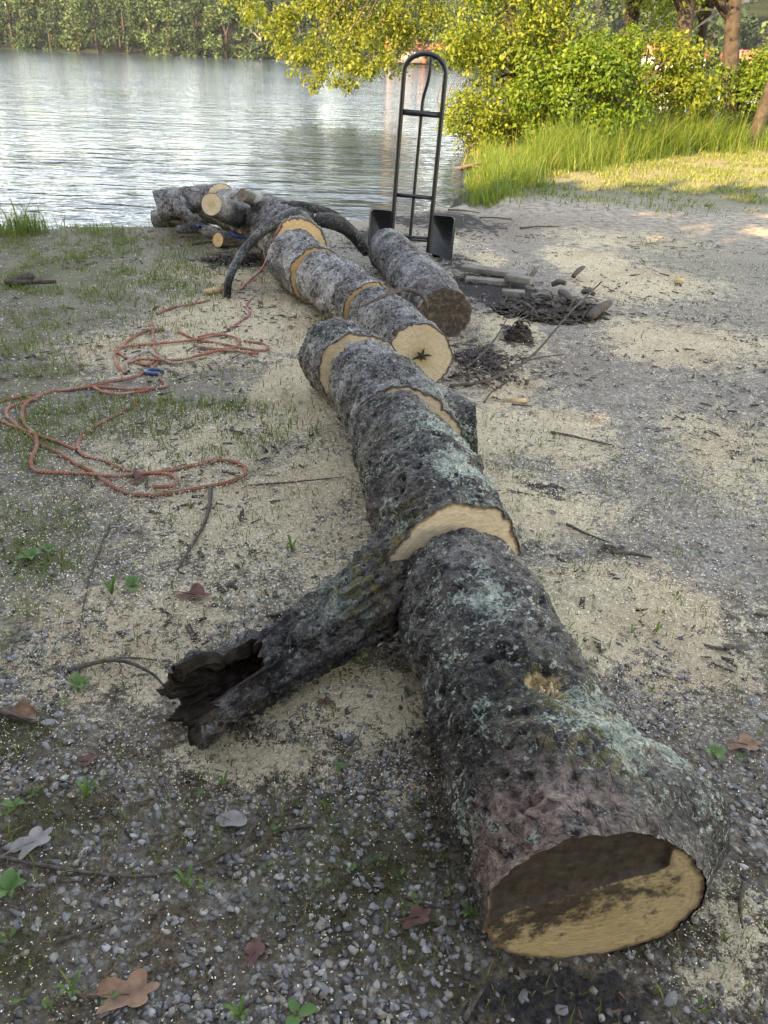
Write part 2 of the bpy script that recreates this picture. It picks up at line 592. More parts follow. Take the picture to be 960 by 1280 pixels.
MAT['blue_ring'] = plain('dark_blue_plastic', (0.035, 0.06, 0.12), 0.45, 0.4, 0.4, 40)


def rope_material(name, col, pale, freq=420):
    M = Mt(name, 0.75, 0.25)
    al, an = M.attr('along'), M.attr('ang')
    tw = M.math('SINE', M.math('ADD', M.math('MULTIPLY', al, freq), M.math('MULTIPLY', an, 2.0)))
    n = M.noise(M.coord(), 14, 4)
    c = M.mix(M.maprange(n, 0.45, 0.68), col, pale)
    c = M.mix(0.55, c, M.ramp(tw, [(0.0, 0.55), (0.7, 1.1)]), 'MULTIPLY')
    M.color(c)
    M.bump(tw, 0.8, 0.003)
    return M.m


MAT['rope'] = rope_material('red_rope', (0.42, 0.145, 0.085), (0.50, 0.28, 0.21))
MAT['rope_pink'] = rope_material('pink_rope', (0.55, 0.17, 0.15), (0.58, 0.34, 0.30), 500)

# ground
M = Mt('ground', 0.95, 0.15)
P = M.pos()
g1 = M.noise(P, 1.4, 6, 0.6)
g2 = M.noise(P, 11, 6, 0.65)
g3 = M.noise(P, 70, 5, 0.7)
g4 = M.noise(P, 260, 4, 0.7)
col = M.ramp(M.math('ADD', M.math('MULTIPLY', g2, 0.5), M.math('MULTIPLY', g3, 0.5)), [(0.38, (0.034, 0.024, 0.015)), (0.5, (0.135, 0.098, 0.064)), (0.62, (0.33, 0.265, 0.19))])
col = M.mix(M.attr('dry'), col, M.ramp(M.math('ADD', M.math('MULTIPLY', g2, 0.45), M.math('ADD', M.math('MULTIPLY', g3, 0.35), M.math('MULTIPLY', g4, 0.2))), [(0.39, (0.085, 0.064, 0.046)), (0.48, (0.25, 0.205, 0.155)), (0.58, (0.45, 0.385, 0.305))]))
gravelly = M.voro(P, 62, 'F1', 'Color')
sep = M.new('ShaderNodeSeparateColor'); M.link(gravelly, sep.inputs[0])
gd = M.voro(P, 62, 'F1', 'Distance')
gcol = M.ramp(sep.outputs[0], [(0.0, (0.085, 0.076, 0.066)), (0.5, (0.20, 0.185, 0.165)), (1.0, (0.38, 0.35, 0.31))])
gcol = M.mix(M.maprange(gd, 0.3, 0.7), gcol, (0.07, 0.058, 0.046))
col = M.mix(M.math('MULTIPLY', M.math('MULTIPLY', M.attr('gravel'), 0.7), M.maprange(g2, 0.44, 0.6)), col, gcol)
red = M.math('MULTIPLY', M.attr('red'), M.maprange(g2, 0.35, 0.6))
col = M.mix(red, col, M.ramp(g3, [(0.35, (0.085, 0.045, 0.028)), (0.65, (0.24, 0.14, 0.085))]))
sd = M.maprange(M.math('ADD', M.attr('sawdust'), M.math('MULTIPLY', M.math('SUBTRACT', M.math('ADD', M.math('MULTIPLY', g2, 0.4), M.math('ADD', M.math('MULTIPLY', g3, 0.35), M.math('MULTIPLY', g4, 0.25))), 0.5), 3.6)), 0.36, 0.62)
sdc = M.ramp(M.math('ADD', M.math('MULTIPLY', g4, 0.6), M.math('MULTIPLY', g3, 0.4)), [(0.36, (0.22, 0.145, 0.085)), (0.48, (0.50, 0.39, 0.24)), (0.62, (0.70, 0.59, 0.40))])
sdc = M.mix(M.maprange(g1, 0.45, 0.65, 0, 0.5), sdc, M.ramp(g4, [(0.35, (0.24, 0.125, 0.065)), (0.65, (0.48, 0.32, 0.20))]))
col = M.mix(sd, col, sdc)
gm = M.math('MULTIPLY', M.attr('grassy'), M.maprange(M.math('ADD', M.math('MULTIPLY', g2, 0.6), M.math('MULTIPLY', g3, 0.4)), 0.42, 0.56))
col = M.mix(gm, col, M.ramp(g4, [(0.35, (0.055, 0.07, 0.022)), (0.65, (0.15, 0.16, 0.06))]))
ms = M.math('MULTIPLY', M.attr('mossy'), M.maprange(g3, 0.40, 0.55))
col = M.mix(ms, col, M.ramp(g4, [(0.35, (0.022, 0.028, 0.008)), (0.65, (0.085, 0.09, 0.028))]))
mk = M.maprange(M.math('ADD', M.attr('muck'), M.math('MULTIPLY', M.math('SUBTRACT', g2, 0.5), 1.6)), 0.35, 0.6)
col = M.mix(mk, col, M.ramp(g3, [(0.35, (0.014, 0.012, 0.011)), (0.65, (0.075, 0.063, 0.055))]))
M.color(col)
M.bump(M.math('ADD', M.math('MULTIPLY', g3, 1.0), M.math('ADD', M.math('MULTIPLY', g4, 0.5), M.math('MULTIPLY', M.math('SUBTRACT', 1.0, gd), 0.25))), 0.9, 0.012)
MAT['ground'] = M.m

M = Mt('pebble_stone', 0.7, 0.35)
isl = M.island()
c = M.ramp(isl, [(0.0, (0.055, 0.047, 0.040)), (0.35, (0.14, 0.128, 0.115)), (0.65, (0.23, 0.213, 0.193)), (0.85, (0.24, 0.185, 0.125)), (1.0, (0.36, 0.33, 0.29))])
c = M.mix(0.5, c, M.ramp(M.noise(M.pos(), 180, 4), [(0.3, 0.6), (0.7, 1.25)]), 'MULTIPLY')
M.color(c)
MAT['pebble'] = M.m

M = Mt('dusty_pebble_stone', 0.85, 0.2)
c = M.ramp(M.island(), [(0.0, (0.10, 0.09, 0.08)), (0.4, (0.22, 0.205, 0.185)), (0.8, (0.33, 0.305, 0.275)), (1.0, (0.48, 0.45, 0.40))])
M.color(c)
MAT['pebble_dusty'] = M.m

M = Mt('loose_stone', 0.75, 0.3)
c = M.ramp(M.objrand(), [(0.0, (0.10, 0.092, 0.083)), (0.6, (0.19, 0.178, 0.162)), (1.0, (0.30, 0.27, 0.235))])
c = M.mix(0.7, c, M.ramp(M.noise(M.coord(), 45, 6, 0.7), [(0.3, 0.5), (0.7, 1.3)]), 'MULTIPLY')
M.color(c)
M.bump(M.noise(M.coord(), 90, 5), 0.5, 0.004)
MAT['stone'] = M.m

M = Mt('sawdust_flakes', 0.9, 0.1)
M.color(M.ramp(M.island(), [(0.0, (0.24, 0.15, 0.08)), (0.35, (0.54, 0.42, 0.25)), (0.7, (0.74, 0.64, 0.44)), (1.0, (0.80, 0.74, 0.60))]))
MAT['flake'] = M.m

MAT['grass'] = leaf_material('short_grass', [(0, (0.05, 0.085, 0.018)), (0.5, (0.085, 0.14, 0.03)), (0.85, (0.13, 0.17, 0.05)), (1, (0.24, 0.21, 0.10))], trans=0.3)
MAT['tall_grass'] = leaf_material('tall_grass', [(0, (0.04, 0.085, 0.014)), (0.45, (0.065, 0.135, 0.022)), (0.85, (0.115, 0.175, 0.03)), (0.96, (0.18, 0.19, 0.06)), (1, (0.28, 0.21, 0.10))], trans=0.45)
MAT['lawn'] = leaf_material('lawn_grass', [(0, (0.06, 0.10, 0.025)), (0.5, (0.10, 0.145, 0.035)), (0.85, (0.15, 0.165, 0.05)), (1, (0.25, 0.21, 0.10))], trans=0.3)
MAT['moss'] = leaf_material('moss', [(0, (0.035, 0.04, 0.010)), (0.6, (0.07, 0.075, 0.018)), (1, (0.13, 0.12, 0.035))], trans=0.2)
MAT['weed_low'] = leaf_material('low_weed', [(0, (0.045, 0.085, 0.025)), (0.6, (0.08, 0.14, 0.035)), (1, (0.14, 0.17, 0.05))], trans=0.3)
MAT['litter'] = plain('brown_litter', (0.12, 0.075, 0.045), 0.9, 0.1, 0.6, 30)
MAT['weed'] = leaf_material('weed_leaf', [(0, (0.05, 0.12, 0.03)), (1, (0.10, 0.20, 0.06))], trans=0.3)
MAT['bush_leaf'] = leaf_material('bush_leaf', [(0, (0.04, 0.08, 0.012)), (0.35, (0.085, 0.125, 0.016)), (0.75, (0.125, 0.165, 0.02)), (1, (0.165, 0.19, 0.03))], trans=0.42)
MAT['shrub_leaf'] = leaf_material('shrub_leaf', [(0, (0.035, 0.085, 0.012)), (0.5, (0.065, 0.13, 0.016)), (1, (0.11, 0.17, 0.02))], trans=0.42)
MAT['over_leaf'] = leaf_material('overhang_leaf', [(0, (0.07, 0.105, 0.016)), (0.5, (0.115, 0.15, 0.022)), (1, (0.165, 0.185, 0.035))], trans=0.45)
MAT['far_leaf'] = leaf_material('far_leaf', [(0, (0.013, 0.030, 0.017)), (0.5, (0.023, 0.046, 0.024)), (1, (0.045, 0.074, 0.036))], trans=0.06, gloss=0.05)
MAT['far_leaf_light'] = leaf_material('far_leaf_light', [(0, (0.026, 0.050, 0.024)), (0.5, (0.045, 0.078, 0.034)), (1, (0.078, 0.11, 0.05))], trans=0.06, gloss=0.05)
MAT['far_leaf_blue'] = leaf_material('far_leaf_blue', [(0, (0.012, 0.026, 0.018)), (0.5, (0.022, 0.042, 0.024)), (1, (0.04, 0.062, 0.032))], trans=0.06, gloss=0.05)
MAT['trunk'] = plain('tree_trunk', (0.040, 0.033, 0.027), 0.9, 0.15, 0.5, 8, bump=1.0, bscale=25)
MAT['trunk_pale'] = plain('pale_trunk', (0.24, 0.21, 0.18), 0.9, 0.15, 0.3, 4)
MAT['dead_leaf'] = plain('dry_brown_leaf', (0.21, 0.115, 0.07), 0.8, 0.2, 0.4, 40, bump=0.3)
MAT['grey_leaf'] = plain('pale_grey_leaf', (0.20, 0.175, 0.15), 0.8, 0.2, 0.3, 40, bump=0.3)
MAT['red_leaf'] = plain('dark_red_leaf', (0.13, 0.06, 0.045), 0.8, 0.2, 0.4, 40, bump=0.3)
MAT['roof_red'] = plain('red_roof', (0.30, 0.095, 0.08), 0.85, 0.2, 0.2, 2)
MAT['wall_white'] = plain('white_siding', (0.75, 0.74, 0.72), 0.8, 0.2, 0.06, 2)
MAT['wall_grey'] = plain('grey_siding', (0.16, 0.15, 0.15), 0.8, 0.2, 0.1, 2)
MAT['glass'] = plain('window_glass', (0.03, 0.04, 0.05), 0.1, 0.6, 0.2, 2)
MAT['far_soil'] = plain('far_bank_soil', (0.016, 0.021, 0.010), 0.95, 0.05, 0.4, 0.2)

# water
M = Mt('lake_water', 0.05, 0.13)
M.b.inputs['IOR'].default_value = 1.333
M.color((0.018, 0.034, 0.05))
P = M.pos()
w1 = M.noise(M.mapv(P, (0.9, 2.2, 1)), 1.0, 2, 0.5, 0.5)
w2 = M.noise(M.mapv(P, (2.4, 5.8, 1), (5, 2, 0)), 1.0, 3, 0.55, 0.4)
w3 = M.noise(M.mapv(P, (0.12, 0.2, 1)), 1.0, 3)
hh = M.math('ADD', M.math('MULTIPLY', w1, 1.0), M.math('MULTIPLY', w2, 0.42))
hh = M.math('MULTIPLY', hh, M.maprange(w3, 0.3, 0.7, 0.55, 1.1))
M.bump(hh, 1.0, 0.065)
MAT['water'] = M.m

# ------------------------------------------------------------------ the lie of the land
SHX = np.array([-400, -60, -14, -6, -3.76, -2.43, -1.3, -0.46, 0.25, 0.67, 1.0, 1.2, 1.4, 1.8, 2.1, 4.5, 14, 60, 400.])
SHY = np.array([-150, -12, 4.5, 7.2, 7.9, 8.35, 8.75, 9.2, 9.9, 10.7, 12.2, 15.0, 17.9, 22, 26.5, 31, 34, 40, 60.])
WATER_Z = -0.15


def shore_d(x, y):
    """metres inland (positive) or out on the lake (negative)"""
    ys = np.interp(x, SHX, SHY)
    sl = (np.interp(x + 0.15, SHX, SHY) - np.interp(x - 0.15, SHX, SHY)) / 0.3
    w = 0.22 * (vn(np.stack([x * 1.7, y * 1.7, 0 * x], -1), 5) - 0.5) + 0.1 * (vn(np.stack([x * 6, y * 6, 0 * x], -1), 6) - 0.5)
    return (ys - y) / np.sqrt(1 + sl * sl) + w


def blobs(x, y, L):
    out = np.zeros_like(x)
    for px, py, rx, ry, a in L:
        c = at(px, py)
        wx = abs(at(px + rx, py)[0] - at(px - rx, py)[0]) / 2
        wy = abs(at(px, max(py - ry, 100))[1] - at(px, py + ry)[1]) / 2
        out = np.maximum(out, a * np.exp(-(((x - c[0]) / wx) ** 2 + ((y - c[1]) / wy) ** 2)))
    return out


SAW = [(770, 760, 120, 45, 1.1), (700, 790, 90, 50, 1.1), (850, 830, 110, 60, .7), (650, 640, 90, 32, 1.0), (620, 610, 60, 30, .9), (430, 880, 120, 45, 1.15),
       (330, 950, 130, 40, .8), (330, 650, 150, 70, .72), (250, 560, 150, 60, .5), (330, 400, 120, 40, .95), (280, 340, 120, 25, .6), (690, 325, 120, 22, 1.0), (760, 350, 130, 22, .8),
       (610, 300, 90, 18, .7), (840, 430, 130, 30, .6), (610, 460, 60, 40, .6), (700, 540, 110, 40, .62), (880, 560, 120, 60, .45), (930, 1160, 60, 70, .8), (900, 1220, 60, 50, .7),
       (390, 600, 60, 60, .85), (150, 800, 180, 90, .55), (370, 500, 60, 60, .8), (640, 410, 40, 25, .8), (600, 540, 50, 40, .8), (500, 980, 60, 40, .5), (180, 440, 160, 30, .5), (760, 300, 160, 25, .55)]
GRASSY = [(90, 340, 170, 45, .85), (30, 420, 70, 60, .6), (60, 560, 90, 60, .6), (30, 700, 70, 90, .7), (200, 350, 120, 30, .6), (230, 510, 100, 40, .45), (380, 1060, 150, 60, .4), (20, 470, 80, 40, .5), (330, 560, 60, 30, .4), (100, 310, 150, 25, .7), (900, 330, 120, 60, .3)]
MOSSY = [(480, 1110, 90, 80, .9), (400, 1140, 70, 50, .6), (25, 920, 50, 30, .9), (20, 1190, 60, 60, .6), (560, 1230, 60, 40, .5), (60, 1020, 60, 30, .5), (500, 1180, 80, 50, .8)]
MUCK = [(610, 365, 75, 28, .9), (690, 385, 60, 20, .9), (645, 420, 30, 18, .8), (600, 450, 45, 35, .75), (560, 275, 90, 14, .8), (300, 325, 70, 14, .8), (470, 300, 60, 16, .8), (690, 620, 60, 18, .55), (760, 690, 70, 18, .45), (640, 600, 40, 30, .4), (700, 1250, 160, 50, .8), (560, 1020, 40, 120, .5), (560, 330, 50, 20, .6)]
REDDY = [(250, 300, 90, 12, .9), (200, 450, 110, 30, .5), (640, 275, 120, 12, .6), (430, 400, 40, 20, .8), (700, 450, 80, 20, .6), (800, 440, 120, 20, .5), (600, 285, 120, 10, .7), (380, 410, 30, 20, .9)]


def fields(x, y):
    P = np.stack([x, y, 0 * x], -1)
    n = fbm(P * 1.6, 4, 21)
    n2 = fbm(P * 5.0, 3, 31)
    sd = shore_d(x, y)
    saw = np.clip(blobs(x, y, SAW) + 0.22 * smooth(1.2, 2.0, y) * smooth(7.4, 5.5, y) * smooth(-2.6, -1.2, x), 0, 1.2)
    saw = saw * (0.62 + 0.76 * n2) * smooth(0.2, 1.2, sd)
    lawn = smooth(9.6, 11.6, y + 0.35 * (x - 2) * 0.2 + 1.4 * (n - 0.5)) * smooth(-0.05, 0.6, sd)
    grassy = np.clip(blobs(x, y, GRASSY) * (0.4 + 1.2 * n) + lawn * 0.95, 0, 1)
    far = np.clip(smooth(0, -1.5, y) + smooth(9, 14, np.abs(x)), 0, 1) * smooth(0, .5, sd)
    grassy = np.clip(grassy + 0.7 * far, 0, 1)
    saw = saw * (1 - lawn)
    mossy = blobs(x, y, MOSSY) * (0.4 + 1.2 * n2)
    muck = blobs(x, y, MUCK) * (0.5 + 1.0 * n2) + 0.9 * smooth(0.30, 0.02, sd)
    reddy = blobs(x, y, REDDY) * (0.5 + n)
    gravel = np.clip(1 - grassy * 0.7 - 0.4 * saw, 0, 1) * smooth(9.5, 7.0, y) * (0.5 + 1.0 * n)
    dry = smooth(1.35, 2.3, y + .5 * np.abs(x) * .3 + 1.2 * (n - .5)) * smooth(-2.6, -.2, x + .25 * (y - 2) + 1.5 * (n2 - .5))
    return dict(dry=dry, sawdust=saw, grassy=grassy, mossy=np.clip(mossy, 0, 1), muck=np.clip(muck, 0, 1.2), red=np.clip(reddy, 0, 1), gravel=np.clip(gravel, 0, 1))


def ground_z(x, y):
    P = np.stack([x, y, 0 * x], -1)
    sd = shore_d(x, y)
    z = 0.05 * (fbm(P * 0.9, 3, 41) - 0.5) + 0.018 * (fbm(P * 5, 3, 43) - 0.5)
    saw = blobs(x, y, [(770, 760, 120, 45, 1), (700, 790, 90, 50, 1), (650, 640, 90, 32, .8), (430, 880, 120, 45, 1), (690, 325, 120, 22, .6)])
    z = z + 0.045 * saw
    z = z * smooth(0.0, 0.8, sd)
    drop = np.where(sd > 0, -0.15 * smooth(0.55, 0.0, sd), -0.15 + np.maximum(sd * 0.45, -1.2))
    return z + drop


def lines(dense0, dense1, step, lo, hi, growth):
    a = list(np.arange(dense0, dense1, step))
    s, x = step, a[-1]
    while x < hi:
        s *= growth
        x += s
        a.append(x)
    s, x, b = step, a[0], []
    while x > lo:
        s *= growth
        x -= s
        b.append(x)
    return np.array(b[::-1] + a)


gx = lines(-1.9, 2.1, 0.026, -400, 400, 1.06)
gy = lines(0.6, 6.0, 0.030, -300, 62, 1.055)
GX, GY = np.meshgrid(gx, gy)
GZ = ground_z(GX, GY)
fl = fields(GX.ravel(), GY.ravel())
GZ = GZ + (0.010 * (vn(np.stack([GX * 34, GY * 34, 0 * GX], -1), 50) - 0.5) + 0.007 * (vn(np.stack([GX * 80, GY * 80, 0 * GX], -1), 51) - 0.5)) * (np.abs(GX) < 4) * (GY < 9)
me = make_mesh('ground', np.stack([GX, GY, GZ], -1), grid_faces(len(gy), len(gx), False), fl)
tag(put('ground', me, MAT['ground']), 'gravel and sawdust covered ground beside the lake', kind='structure')

# lake: one flat sheet, far bank beyond
lx = np.concatenate([np.linspace(-900, -60, 12), np.linspace(-50, 60, 30), np.linspace(80, 900, 12)])
ly = np.concatenate([np.linspace(-160, 5, 8), np.linspace(8, 60, 20), np.linspace(75, 700, 14)])
LX, LY = np.meshgrid(lx, ly)
me = make_mesh('lake_water', np.stack([LX, LY, 0 * LX + WATER_Z], -1), grid_faces(len(ly), len(lx), False))
tag(put('lake_water', me, MAT['water']), 'calm rippled lake water reflecting sky and trees', kind='structure')

FBX = np.array([-700, -160, -95, -60, -20, 15, 60, 110, 400, 700.])
FBY = np.array([240, 210, 190, 172, 152, 142, 120, 105, 120, 160.])


def far_y(x):
    return np.interp(x, FBX, FBY)


bx = np.linspace(-700, 700, 141)
bd = np.array([-3, 0, 2, 5, 10, 20, 35, 60, 100, 160, 400.])
bz = np.array([-1.5, -0.2, 0.1, 0.4, 1.2, 4.0, 8, 13, 19, 24, 26.])
BX, BD = np.meshgrid(bx, bd)
BZ = np.repeat(bz[:, None], len(bx), 1) + (fbm(np.stack([BX * .03, BD * .03, 0 * BX], -1), 3, 61) - 0.5) * np.clip(BD, 0, 40) * 0.12
me = make_mesh('far_bank', np.stack([BX, far_y(BX) + BD, BZ], -1), grid_faces(len(bd), len(bx), False))
tag(put('far_bank', me, MAT['far_soil']), 'low wooded bank on the far side of the lake', kind='structure')


# ------------------------------------------------------------------ logs
def log_piece(root, P, rad, mat, wood, name='bark', nr=150, ns=140, end0=(0, 0), end1=(0, 0), amp=1.0, seed=0, marks=(), bulges=(), caps=(True, True),
              lichen=0.5, dark=0.0, moss=0.0, cap_fn=None, decay=0.2, pinkend=0.0, ground=True, cap_name='cut_face'):
    """one length of bark with its cut faces. marks: (attribute, point, radius, amount); bulges: (point, radius, height)"""
    G, C, D, s, th, r = tube_grid(P, rad, nr, ns, end0, end1, decay)
    n_lo = fbm(G.reshape(-1, 3) * 4.5, 3, seed).reshape(nr, ns) - 0.5
    n_mid = fbm(G.reshape(-1, 3) * 16, 4, seed + 9).reshape(nr, ns) - 0.5
    n_hi = fbm(G.reshape(-1, 3) * 60, 3, seed + 19).reshape(nr, ns) - 0.5
    cir = np.stack([np.cos(th)[None, :] * 1.2 + 0 * s[:, None], np.sin(th)[None, :] * 1.2 + 0 * s[:, None], s[:, None] * 26 + 0 * th[None, :]], -1)
    n_ring = fbm(cir, 3, seed + 29) - 0.5
    pits = np.clip(fbm(G.reshape(-1, 3) * np.array([38, 38, 38]), 2, seed + 39).reshape(nr, ns) - 0.62, 0, 1)
    k = np.clip(r / 0.18, 0.3, 1.2)[:, None]
    disp = amp * k * (0.055 * n_lo + 0.036 * n_mid + 0.020 * n_hi + 0.016 * n_ring - 0.07 * pits)
    rim = np.exp(-(s / 0.03) ** 2)[:, None] * 0.5 + np.exp(-((s[-1] - s) / 0.03) ** 2)[:, None] * 0.5
    disp = disp * (1 - 0.5 * rim)
    G = G + D * disp[..., None]
    G0 = G.copy()
    for pt, rr, hgt in bulges:
        d2 = ((G - np.asarray(pt)) ** 2).sum(-1)
        G = G + D * (hgt * np.exp(-d2 / (rr * rr)))[..., None]
    A = {'along': np.repeat(s[:, None], ns, 1), 'ang': np.repeat(th[None], nr, 0), 'lichen': np.full((nr, ns), lichen), 'dark': np.full((nr, ns), dark),
         'moss': np.full((nr, ns), moss), 'pink': np.repeat((pinkend * np.exp(-(s / 0.05) ** 2))[:, None], ns, 1), 'wood': np.zeros((nr, ns))}
    for nm, pt, rr, a in marks:
        d2 = ((G0 - np.asarray(pt)) ** 2).sum(-1)
        A[nm] = A[nm] + a * np.exp(-d2 / (rr * rr))
    for nm in ('moss', 'pink', 'wood'):
        A[nm] = np.clip(A[nm], 0, 1)
    off = np.array(root.location)
    o = put(name, make_mesh(name, G - off, grid_faces(nr, ns), {k_: v.ravel() for k_, v in A.items()}), mat, root)
    K = 26 if nr >= 220 else 12
    for e, on in ((0, caps[0]), (nr - 1, caps[1])):
        if not on:
            continue
        ring = G[e]
        c = ring.mean(0)
        nrm = (C[1] - C[0]) if e == 0 else (C[-2] - C[-1])
        nrm = nrm / np.linalg.norm(nrm)
        f = np.linspace(1, 0.02, K)[:, None, None]
        CV = c + (ring - c)[None] * f * 0.995 + nrm * 0.004
        radv = np.repeat(np.linspace(1, 0.02, K)[:, None], ns, 1)
        angv = np.repeat(th[None], K, 0)
        stain = np.zeros((K, ns))
        if cap_fn is not None:
            CV, stain = cap_fn(e, CV, radv, angv, nrm, c)
        CV = CV + nrm * (0.004 * (fbm(CV.reshape(-1, 3) * 18, 3, seed + 77).reshape(K, ns) - 0.5))[..., None]
        Vc = np.vstack([CV.reshape(-1, 3), CV[-1].mean(0)])
        j = np.arange(ns)
        fan = np.stack([np.full(ns, K * ns), (K - 1) * ns + j, (K - 1) * ns + (j + 1) % ns], -1)
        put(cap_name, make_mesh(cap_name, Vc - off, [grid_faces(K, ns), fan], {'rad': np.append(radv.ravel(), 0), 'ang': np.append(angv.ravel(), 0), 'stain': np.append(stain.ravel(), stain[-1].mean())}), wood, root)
    return G, o


def thing(name, label, cat, loc, group=None):
    return tag(empty(name, loc), label, cat, group)


# -- the nearest log
a0, a1 = at(731, 1128, .190), at(573, 735, .188)
L1 = thing('log', 'thick lichen-covered log nearest the viewer with a muddy cut end', 'log', (a0[0], a0[1], 0), 'lengths of the felled trunk')


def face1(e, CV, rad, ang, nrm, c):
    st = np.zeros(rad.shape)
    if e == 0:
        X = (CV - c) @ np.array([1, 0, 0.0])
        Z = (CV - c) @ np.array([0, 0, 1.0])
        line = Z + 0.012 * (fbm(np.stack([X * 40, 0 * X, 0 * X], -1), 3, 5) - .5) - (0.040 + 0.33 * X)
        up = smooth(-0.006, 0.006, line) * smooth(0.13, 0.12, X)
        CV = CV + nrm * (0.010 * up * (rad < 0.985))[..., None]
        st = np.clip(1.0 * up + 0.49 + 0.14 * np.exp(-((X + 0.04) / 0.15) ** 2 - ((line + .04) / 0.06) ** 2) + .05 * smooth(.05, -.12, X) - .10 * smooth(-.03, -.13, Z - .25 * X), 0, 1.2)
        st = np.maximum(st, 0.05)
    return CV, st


hole = at(683, 850, .375)
bul = np.array([a0[0] + .20, a0[1] + .20, .13])
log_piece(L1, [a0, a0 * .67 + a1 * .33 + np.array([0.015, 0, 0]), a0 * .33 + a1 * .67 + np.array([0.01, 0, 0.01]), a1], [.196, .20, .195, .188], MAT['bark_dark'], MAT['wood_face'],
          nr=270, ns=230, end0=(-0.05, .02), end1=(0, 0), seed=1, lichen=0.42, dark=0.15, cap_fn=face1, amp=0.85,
          marks=[('pink', at(700, 1035, .36), .13, 1.3), ('pink', at(620, 1080, .30), .10, 1.2), ('wood', hole, .042, 1.25), ('lichen', at(830, 960, .3), .14, .34), ('lichen', at(600, 760, .33), .14, .36),
                 ('lichen', at(790, 900, .33), .10, .3), ('lichen', at(610, 880, .36), .08, .3), ('dark', at(640, 830, .37), .12, .9), ('dark', at(570, 900, .3), .13, .6), ('dark', at(620, 980, .35), .12, .8),
                 ('moss', at(700, 880, .36), .12, .6), ('moss', at(740, 960, .36), .10, .5), ('dark', at(690, 760, .3), .12, .6)],
          bulges=[(hole, .036, -.06), (hole + np.array([0, .045, 0]), .03, .018), (at(640, 800, .37), .035, .014), (bul, .145, .18), (bul + np.array([-.06, -.16, .02]), .05, -.03), (at(590, 850, .33), .05, .02), (at(650, 862, .38), .03, -.012), (at(720, 850, .38), .03, .014)])
sp = []
for k in range(7):
    p0 = hole + np.array([RNG.uniform(-.022, .022), RNG.uniform(-.014, .014), -.045])
    p1 = p0 + np.array([RNG.uniform(-.01, .01), RNG.uniform(-.012, .004), RNG.uniform(.02, .042)])
    sp.append(simple_tube([p0, p1], [.007, .0025], 4, 5, True, .3, k))
V, fs = join(sp)
A = {'rad': np.full(len(V), .5), 'ang': np.zeros(len(V)), 'stain': np.zeros(len(V))}
put('splintered_heart', make_mesh('splintered_heart', V - np.array(L1.location), fs, A, False), MAT['wood'], L1)

# -- second log with the rotten limb
b0, b1, b2, b3, b4 = at(572, 712, .235), at(540, 635, .235), at(508, 570, .225), at(480, 510, .215), at(456, 474, .208)
L2 = thing('log', 'long dark log with a rotten hollow limb and a stub, second from the viewer', 'log', (b1[0], b1[1], 0), 'lengths of the felled trunk')
bk = b2 * .75 + b3 * .25
log_piece(L2, [b0, b1, b2, bk], [.195, .20, .186, .180], MAT['bark_dark'], MAT['wood'], nr=230, ns=200, end0=(.12, .18), end1=(.3, -.45), seed=5, lichen=0.45, dark=0.12, amp=1.0, caps=(True, True),
          marks=[('dark', at(500, 625, .42), .10, 1.0), ('lichen', at(580, 610, .36), .14, .5), ('moss', at(475, 690, .3), .16, 1.0), ('dark', at(450, 600, .3), .12, .6), ('moss', at(440, 560, .3), .1, .5), ('lichen', at(560, 560, .35), .1, .4)],
          bulges=[(at(495, 625, .43), .05, .035), (at(480, 640, .40), .03, -.03), (at(455, 700, .3), .10, .05), (at(620, 650, .38), .04, .02)])
bk2 = bk + (b3 - bk) * .03 / max(np.linalg.norm(b3 - bk), .03) + np.array([.030, 0, .0])
log_piece(L2, [bk2, b3 + np.array([.02, 0, .005]), b4], [.192, .195, .185], MAT['bark_grey'], MAT['wood'], nr=180, ns=180, end0=(.3, -.45), end1=(0, .1), seed=7, lichen=0.5, dark=0.05,
          marks=[('moss', at(440, 530, .3), .12, .8), ('dark', at(520, 500, .38), .10, .5), ('wood', at(500, 470, .39), .03, .25)],
          bulges=[(at(530, 490, .36), .07, .03)])
# right stub
r0_, r1_ = at(510, 512, .22), at(596, 535, .20)
log_piece(L2, [r0_, r0_ * .5 + r1_ * .5, r1_], [.165, .115, .098], MAT['bark_dark'], MAT['wood_old'], name='limb_stub', nr=70, ns=110, seed=8, caps=(False, True), lichen=.55, dark=.1, end1=(-.2, .35),
          cap_fn=lambda e, CV, rad, ang, nrm, c: (CV, np.full(rad.shape, .6)))
# rotten limb: outer bark with a ragged open end, and the hollow inside
q0, q1, q2, q3 = b0 * .8 + b1 * .2 + np.array([-.085, .03, -.03]), at(425, 770, .165), at(330, 835, .12), at(240, 882, .112)
nr, ns = 190, 130
G, C, D, s, th, r = tube_grid([q0, q1, q2, q3], [.145, .096, .090, .100], nr, ns)
rag = 0.05 * (fbm(np.stack([np.cos(th) * 2.2, np.sin(th) * 2.2, 0 * th], -1), 3, 3) - 0.5) * 2
dth = np.abs((th + .25 + PI) % (2 * PI) - PI)
rag = rag - .21 * np.exp(-(dth / .62) ** 4) + .05 * np.exp(-((th - 4.3) / .6) ** 2) + .03 * np.exp(-((th - 1.6) / .4) ** 2)
rag = rag + .12 * (fbm(np.stack([np.cos(th) * 8, np.sin(th) * 8, 0 * th], -1), 3, 33, .7) - .5)
T, _, _ = frames(C)
wend = smooth(0.55, 1.0, s / s[-1])[:, None]
G = G + T[:, None] * (wend * rag)[..., None]
nse = 0.055 * (fbm(G.reshape(-1, 3) * 11, 4, 12).reshape(nr, ns) - .5) + 0.03 * (fbm(G.reshape(-1, 3) * 40, 3, 13).reshape(nr, ns) - .5)
rdg = fbm(np.stack([np.cos(th)[None] * 5 + 0 * s[:, None], np.sin(th)[None] * 5 + 0 * s[:, None], s[:, None] * 5 + 0 * th[None]], -1), 3, 44) - .5
